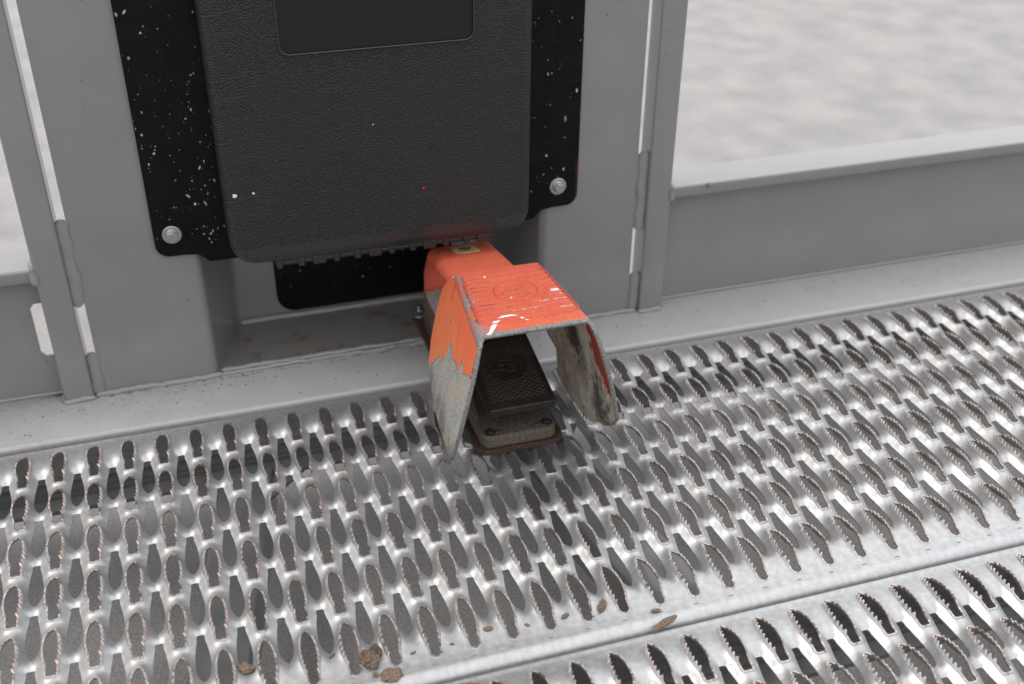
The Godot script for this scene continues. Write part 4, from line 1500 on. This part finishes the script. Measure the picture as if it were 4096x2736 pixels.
# the paint of the hood's top, drawn in plan: x across, y = z towards the viewer
func hood_top_material() -> Material:
	var n := FastNoiseLite.new()
	n.seed = 201
	n.frequency = 1.0
	n.fractal_octaves = 4
	var arc := PackedVector2Array([Vector2(0.2930, 0.2335), Vector2(0.2962, 0.2290), Vector2(0.3002, 0.2225), Vector2(0.3092, 0.2078), Vector2(0.3180, 0.2015), Vector2(0.3282, 0.2009), Vector2(0.3363, 0.2048), Vector2(0.3400, 0.2125), Vector2(0.3435, 0.2158)])
	var wid := [0.0026, 0.0018, 0.0026, 0.0030, 0.0018, 0.0016, 0.0015, 0.0013, 0.0007]
	var rng := RandomNumberGenerator.new()
	rng.seed = 8
	var chips := []
	for i in 90:
		chips.append([rng.randf_range(0.285, 0.415), rng.randf_range(0.095, 0.232), rng.randf_range(0.0003, 0.0008), rng.randf()])
	var streaks := [[0.3640, 0.4030, 0.1868, 0.7], [0.3680, 0.4030, 0.1804, 0.75], [0.3330, 0.3640, 0.1925, 0.55], [0.3850, 0.4030, 0.1990, 0.8], [0.2995, 0.3080, 0.1950, 0.8], [0.2990, 0.3080, 0.2055, 0.8], [0.3850, 0.4018, 0.1700, 0.45]]
	var dark := [[0.2994, 0.3170, 0.1723], [0.3280, 0.3353, 0.1828], [0.3004, 0.3050, 0.1304], [0.2995, 0.3040, 0.1400], [0.3930, 0.3990, 0.1255], [0.2995, 0.3040, 0.1832], [0.3910, 0.3970, 0.1160], [0.3905, 0.3950, 0.1065]]
	var tex := painted(768, 768, func(u: float, v: float):
		var x := 0.270 + 0.155 * u
		var z := 0.085 + 0.155 * v
		var p := Vector2(x, z)
		var a := n.get_noise_2d(x * 26, z * 26)
		var b := n.get_noise_2d(x * 130 + 7, z * 130)
		var f := n.get_noise_2d(x * 520 + 3, z * 520)
		var worn := clampf(0.35 + a * 0.9 + (z - 0.15) * 3.0, 0, 1)
		var col := Color(0.73, 0.325, 0.24).lerp(Color(0.75, 0.40, 0.265), worn * 0.7)
		col = col.lerp(Color(0.67, 0.265, 0.195), clampf(b * 0.8, 0, 0.4))
		var w := hood_w(z)
		var dl := x - (CX - w)          # from the left edge
		var dr := (CX + w) - x
		var df := 0.2335 - z
		# front rim rubbed to metal, the left corner worst
		var bare := 0.0
		var edge_in := 0.0026 + 0.0016 * b + 0.0010 * f
		if df < edge_in * (1.6 if x < 0.31 else 1.0): bare = 1.0
		var lz := smoothstep(0.185, 0.225, z)
		if dl < (0.0030 + 0.0100 * lz) * (1.0 + 1.0 * b + 0.5 * f) and b + f * 0.6 > 0.06 - 0.40 * lz: bare = maxf(bare, 0.9)
		var chip := Vector2((x - 0.2905 - (0.1555 - z) * 0.02) / 0.0050, (z - 0.1520) / 0.0190)
		if chip.length() < 1.0 + b * 1.3 + f * 0.4: bare = 0.95
		if Vector2((x - 0.2965) / 0.0030, (z - 0.1005) / 0.0040).length() < 1.0 + b: bare = 0.9
		if Vector2((x - 0.2952) / 0.0019, (z - 0.1105) / 0.0050).length() < 1.0 + b: bare = 0.9
		col = col.lerp(Color(0.47, 0.47, 0.48) * (1.0 + 0.25 * f), bare)
		if dl < 0.014 and z > 0.165 and b > 0.02 and bare < 0.5: col = col.lerp(Color(0.72, 0.20, 0.17), 0.55)
		# dark line in the groove of the frame
		var gr := absf(x - (0.3975 + (z - 0.1) * 0.109))
		if gr < 0.00075 and z > 0.112 and z < 0.208 and b > -0.22: col = col.lerp(Color(0.22, 0.19, 0.16), 0.8)
		var gl := absf(x - (0.2966 - (z - 0.1) * 0.086))
		if gl < 0.0006 and z > 0.115 and z < 0.205 and b > -0.05: col = col.lerp(Color(0.25, 0.20, 0.18), 0.75)
		for d in dark:
			if x > d[0] and x < d[1] and absf(z - d[2]) < 0.0010 + 0.0004 * f: col = Color(0.33, 0.31, 0.28)
		for q in streaks:
			if x > q[0] and x < q[1] and absf(z - q[2]) < 0.0011 + 0.001 * b and n.get_noise_2d(x * 210, z * 90) > 0.30 - q[3] * 0.6: col = col.lerp(Color(0.70, 0.66, 0.68), 0.8)
		for k in chips:
			if absf(x - k[0]) < 0.001 and p.distance_to(Vector2(k[0], k[1])) < k[2]: col = Color(0.30, 0.28, 0.26) if k[3] < 0.35 else (Color(0.86, 0.66, 0.36) if k[3] < 0.8 else Color(0.80, 0.76, 0.70))
		# white paint: drop, arc, flecks
		if Vector2((x - 0.3943) / 0.0058, (z - 0.1616) / 0.0056).length() < 1.0 + 0.08 * b:
			col = Color(0.80, 0.80, 0.80) if f + b < 0.30 or z > 0.162 else Color(0.42, 0.40, 0.38)
		if Vector2((x - 0.3529) / 0.0034, (z - 0.1477) / 0.0018).length() < 1.0: col = Color(0.20, 0.20, 0.21)
		for q in [[0.3243, 0.1088, 0.0016], [0.3390, 0.1587, 0.0014], [0.3400, 0.1640, 0.0012], [0.3430, 0.1370, 0.0008]]:
			if p.distance_to(Vector2(q[0], q[1])) < q[2] * (1.0 + 0.3 * b): col = Color(0.88, 0.82, 0.72)
		for k in arc.size() - 1:
			var d := Geometry2D.get_closest_point_to_segment(p, arc[k], arc[k + 1])
			var t := d.distance_to(arc[k]) / maxf(arc[k].distance_to(arc[k + 1]), 1e-6)
			if p.distance_to(d) < lerpf(wid[k], wid[k + 1], t) * (1.0 + 0.18 * b): col = Color(0.84, 0.84, 0.85)
		return col)
	var m := std(Color.WHITE, 0.5)
	m.albedo_texture = tex
	m.uv1_scale = Vector3(1 / 0.155, 1 / 0.155, 1)
	m.uv1_offset = Vector3(-0.270 / 0.155, -0.085 / 0.155, 0)
	# the same paint, projected from above, for the ribs and ring
	var r := std(Color.WHITE, 0.5)
	r.albedo_texture = tex
	r.uv1_triplanar = true
	r.uv1_world_triplanar = true
	r.uv1_triplanar_sharpness = 150.0
	r.uv1_scale = Vector3(1 / 0.155, 1 / 0.155, 1 / 0.155)
	r.uv1_offset = Vector3(-0.270 / 0.155, 0, -0.085 / 0.155)
	var r2 := std(Color(0.725, 0.32, 0.235), 0.5)
	r2.albedo_texture = noise_tex(0.03, 30, FastNoiseLite.TYPE_SIMPLEX_SMOOTH, 256, Color(0.86, 0.86, 0.84), Color(1, 1, 1), 5)
	triplanar(r2, 0.05)
	M.top_orange = r2
	return m

# the paint of the hood's sides, drawn in elevation: x = z, y = height
func hood_side_material() -> Material:
	var n := FastNoiseLite.new()
	n.seed = 211
	n.frequency = 1.0
	n.fractal_octaves = 4
	var line := [[0.0400, 0.066], [0.0602, 0.0675], [0.0640, 0.0655], [0.0744, 0.0747], [0.0920, 0.0914], [0.1050, 0.1040], [0.1170, 0.1157], [0.1215, 0.1080], [0.1317, 0.1182], [0.1325, 0.1318], [0.1400, 0.1400], [0.1429, 0.1480], [0.1500, 0.1440], [0.1555, 0.1440], [0.1590, 0.1360], [0.1732, 0.1397], [0.1800, 0.1440], [0.1900, 0.1400], [0.1969, 0.1440], [0.1990, 0.1573], [0.2040, 0.1575], [0.2099, 0.1560], [0.2130, 0.1480], [0.2220, 0.1540], [0.2300, 0.1590], [0.2600, 0.1680]]
	var tex := painted(640, 512, func(u: float, v: float):
		var z := 0.035 + 0.235 * u
		var y := 0.215 - 0.188 * v
		var a := n.get_noise_2d(z * 30, y * 16)
		var b := n.get_noise_2d(z * 150, y * 110)
		var f := n.get_noise_2d(z * 620, y * 400)
		var drip := n.get_noise_2d((z + y * 0.25) * 120, y * 10)
		var limit := 0.0
		for k in line.size() - 1:
			if z >= line[k][0] and z < line[k + 1][0]: limit = lerpf(line[k][1], line[k + 1][1], (z - line[k][0]) / (line[k + 1][0] - line[k][0]))
		limit += 0.0012 * b + 0.0006 * f
		var col: Color
		if y < limit:
			var g := 0.56 + 0.10 * a + 0.16 * n.get_noise_2d(z * 330, y * 120) + 0.12 * f
			g -= 0.16 * smoothstep(0.09, 0.05, y)
			col = Color(g, g, g * 0.985).lerp(Color(0.58, 0.54, 0.46), clampf(a * 1.2, 0, 0.5))
			if limit - y < 0.0009: col = col.darkened(0.45)
			if Vector2((z - 0.2170) / 0.0016, (y - 0.130) / 0.006).length() < 1.0 + b: col = Color(0.78, 0.44, 0.26)
			if Vector2((z - 0.156) / 0.0015, (y - 0.118) / 0.0028).length() < 1.0 + b: col = Color(0.70, 0.45, 0.30)
			if f > 0.42 and b > 0.0: col = col.darkened(0.5)
		else:
			col = Color(0.80, 0.45, 0.285).lerp(Color(0.82, 0.35, 0.24), clampf(0.25 + drip * 1.3 + (y - 0.15) * 9.0, 0, 1))
			col = col.lerp(Color(0.74, 0.41, 0.255), clampf(b * 0.9, 0, 0.4))
			if f > 0.46 and b > 0.12: col = Color(0.25, 0.15, 0.10)
			for q in [[0.117, 0.162, 0.0022, 0.0042], [0.150, 0.178, 0.0008, 0.002], [0.100, 0.150, 0.0012, 0.0022], [0.205, 0.176, 0.0008, 0.0013]]:
				if Vector2((z - q[0]) / q[2], (y - q[1]) / q[3]).length() < 1.0 + b: col = Color(0.42, 0.42, 0.36)
			# red paint nick
			if absf((z - 0.0985) - (0.1905 - y) * 0.10) < 0.0011 + 0.0005 * b and y > 0.178 and y < 0.203: col = Color(0.60, 0.03, 0.03)
			if z > 0.242 + 0.003 * b and y < 0.2: col = Color(0.60, 0.22, 0.16) if b > 0.0 else Color(0.48, 0.47, 0.46)
		return col)
	var m := std(Color.WHITE, 0.55)
	m.albedo_texture = tex
	m.uv1_scale = Vector3(1 / 0.235, -1 / 0.188, 1)
	m.uv1_offset = Vector3(-0.035 / 0.235, 0.215 / 0.188, 0)
	return m

# bare casting inside the hood: brown dust, oily smudges, some paint left near the front; x = z, y = height
func hood_inner_material() -> Material:
	var n := FastNoiseLite.new()
	n.seed = 221
	n.frequency = 1.0
	n.fractal_octaves = 4
	var tex := painted(384, 320, func(u: float, v: float):
		var z := 0.035 + 0.235 * u
		var y := 0.215 - 0.188 * v
		var a := n.get_noise_2d(z * 24, y * 18)
		var b := n.get_noise_2d(z * 110, y * 60)
		var f := n.get_noise_2d(z * 620, y * 500)
		var col := Color(0.72, 0.70, 0.665).lerp(Color(0.64, 0.59, 0.51), clampf(0.5 + a * 1.4, 0, 1))
		col = col * (1.0 + 0.16 * f + 0.20 * b)
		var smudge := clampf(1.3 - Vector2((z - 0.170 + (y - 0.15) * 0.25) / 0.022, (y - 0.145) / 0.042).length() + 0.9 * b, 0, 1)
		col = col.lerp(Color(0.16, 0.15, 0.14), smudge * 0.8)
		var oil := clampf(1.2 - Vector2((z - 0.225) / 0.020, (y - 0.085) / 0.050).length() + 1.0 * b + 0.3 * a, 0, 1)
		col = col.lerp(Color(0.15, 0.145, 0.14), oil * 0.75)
		if z > 0.222 + 0.010 * b + maxf(0.0, 0.160 - y) * 0.55 and y > 0.105: col = Color(0.50, 0.17, 0.12)
		return col)
	var m := std(Color.WHITE, 0.72)
	m.albedo_texture = tex
	m.uv1_scale = Vector3(1 / 0.235, -1 / 0.188, 1)
	m.uv1_offset = Vector3(-0.035 / 0.235, 0.215 / 0.188, 0)
	return m

# ------------------------------------------------------------------ mud, twigs
func lump(r: Vector3, seed_: int, rough := 0.35, sides := 18) -> ArrayMesh:
	var n := FastNoiseLite.new()
	n.seed = seed_
	n.frequency = 1.0
	n.fractal_octaves = 3
	var s := Soup.new()
	var rings := sides / 2
	var P := []
	for i in rings + 1:
		var row := []
		for j in sides:
			var a := PI * i / rings
			var b := TAU * j / sides
			var d := Vector3(sin(a) * cos(b), cos(a), sin(a) * sin(b))
			var k := 1.0 + rough * (n.get_noise_3dv(d * 1.9) + 0.5 * n.get_noise_3dv(d * 5.5 + Vector3(9, 0, 0)))
			if d.y < -0.2: k *= 0.9
			row.append(d * k * r)
		P.append(row)
	for i in rings:
		for j in sides:
			var j2 := (j + 1) % sides
			for t in [[P[i][j], P[i + 1][j], P[i + 1][j2]], [P[i][j], P[i + 1][j2], P[i][j2]]]:
				var m: Vector3 = (t[1] - t[0]).cross(t[2] - t[0])
				if m.length() < 1e-14: continue
				m = m.normalized()
				if m.dot(t[0] + t[1] + t[2]) < 0: m = -m
				s.tri(t[0], t[1], t[2], m, m, m)
	return s.commit()

func debris():
	var y := -0.0035
	# a broken clod of two halves, one dark
	var o := thing("mud_clod", "biggest brown mud clod, broken open, near the plank fold", "mud", Vector3(0.1062, y, 0.4560))
	var a := put(lump(Vector3(0.0085, 0.0075, 0.0085), 1, 0.55, 22), "clod_half", o, M.mud)
	a.position = Vector3(-0.0015, 0.005, 0.0045)
	a = put(lump(Vector3(0.0070, 0.0075, 0.0070), 2, 0.6, 20), "clod_half", o, M.dark_mud)
	a.position = Vector3(0.0040, 0.0055, -0.0040)
	a = put(lump(Vector3(0.0045, 0.0060, 0.0045), 3, 0.6, 16), "clod_half", o, M.mud)
	a.position = Vector3(-0.0065, 0.0045, -0.0030)
	var list := [
		["flat tan mud flake beside the biggest clod", 0.1205, 0.4805, Vector3(0.0115, 0.0014, 0.0085), 0],
		["tiny tan mud crumb below the biggest clod", 0.1058, 0.4760, Vector3(0.0028, 0.0012, 0.0030), 0],
		["brown mud lump among the holes nearest the bottom edge", -0.0129, 0.4330, Vector3(0.0055, 0.0040, 0.0085), 0],
		["brown mud crumb between two rounded hole ends left of centre", 0.2275, 0.4520, Vector3(0.0032, 0.0022, 0.0050), 0],
		["pair of brown crumbs in a hollow by the seam", 0.3079, 0.4580, Vector3(0.0026, 0.0022, 0.0052), 0],
		["upright brown mud piece on a ridge by the last hole row", 0.3496, 0.4560, Vector3(0.0042, 0.0038, 0.0085), 0],
		["thin brown crust sliver on the flat band", 0.4013, 0.4775, Vector3(0.0055, 0.0012, 0.0022), 0],
		["long flat brown crust lying across the seam", 0.4035, 0.4965, Vector3(0.0150, 0.0022, 0.0042), 0],
		["small brown crumb in a hollow, fourth from the clod", 0.2670, 0.4580, Vector3(0.0016, 0.0014, 0.0030), 0],
		["speck of mud in the hollow right of the flat flake", 0.1870, 0.4600, Vector3(0.0014, 0.0012, 0.0026), 0],
		["twin mud specks in the hollow next to the biggest clod", 0.1472, 0.4600, Vector3(0.0014, 0.0012, 0.0030), 0],
		["dark wood chip stuck on a ridge at the lower left", 0.0691, 0.4412, Vector3(0.0016, 0.0014, 0.0050), 1],
		["tan mud smear on the near plank by the seam", 0.1897, 0.5170, Vector3(0.0120, 0.0008, 0.0050), 0],
		["tan mud smear at the bottom edge of the near plank", 0.1694, 0.5160, Vector3(0.0090, 0.0008, 0.0055), 0],
	]
	for i in list.size():
		var q = list[i]
		var t := put(lump(q[3], 20 + i, 0.5, 16), numbered("mud_crumb" if q[4] == 0 else "wood_chip"), self, M.mud if q[4] == 0 else M.dark_mud)
		t.position = Vector3(q[1], y + q[3].y * 0.5, q[2])
		t.rotation.y = 0.5 * i
		tag(t, q[0], "mud" if q[4] == 0 else "wood chip")
	var bug := put(lump(Vector3(0.0036, 0.0032, 0.0028), 71, 0.3, 14), numbered("snail_shell"), self, std(lin(0.16, 0.10, 0.06), 0.6))
	bug.position = Vector3(0.7110, 0.1925, -0.0840)
	tag(bug, "tiny brown snail shell stuck to the front of the rail", "snail")
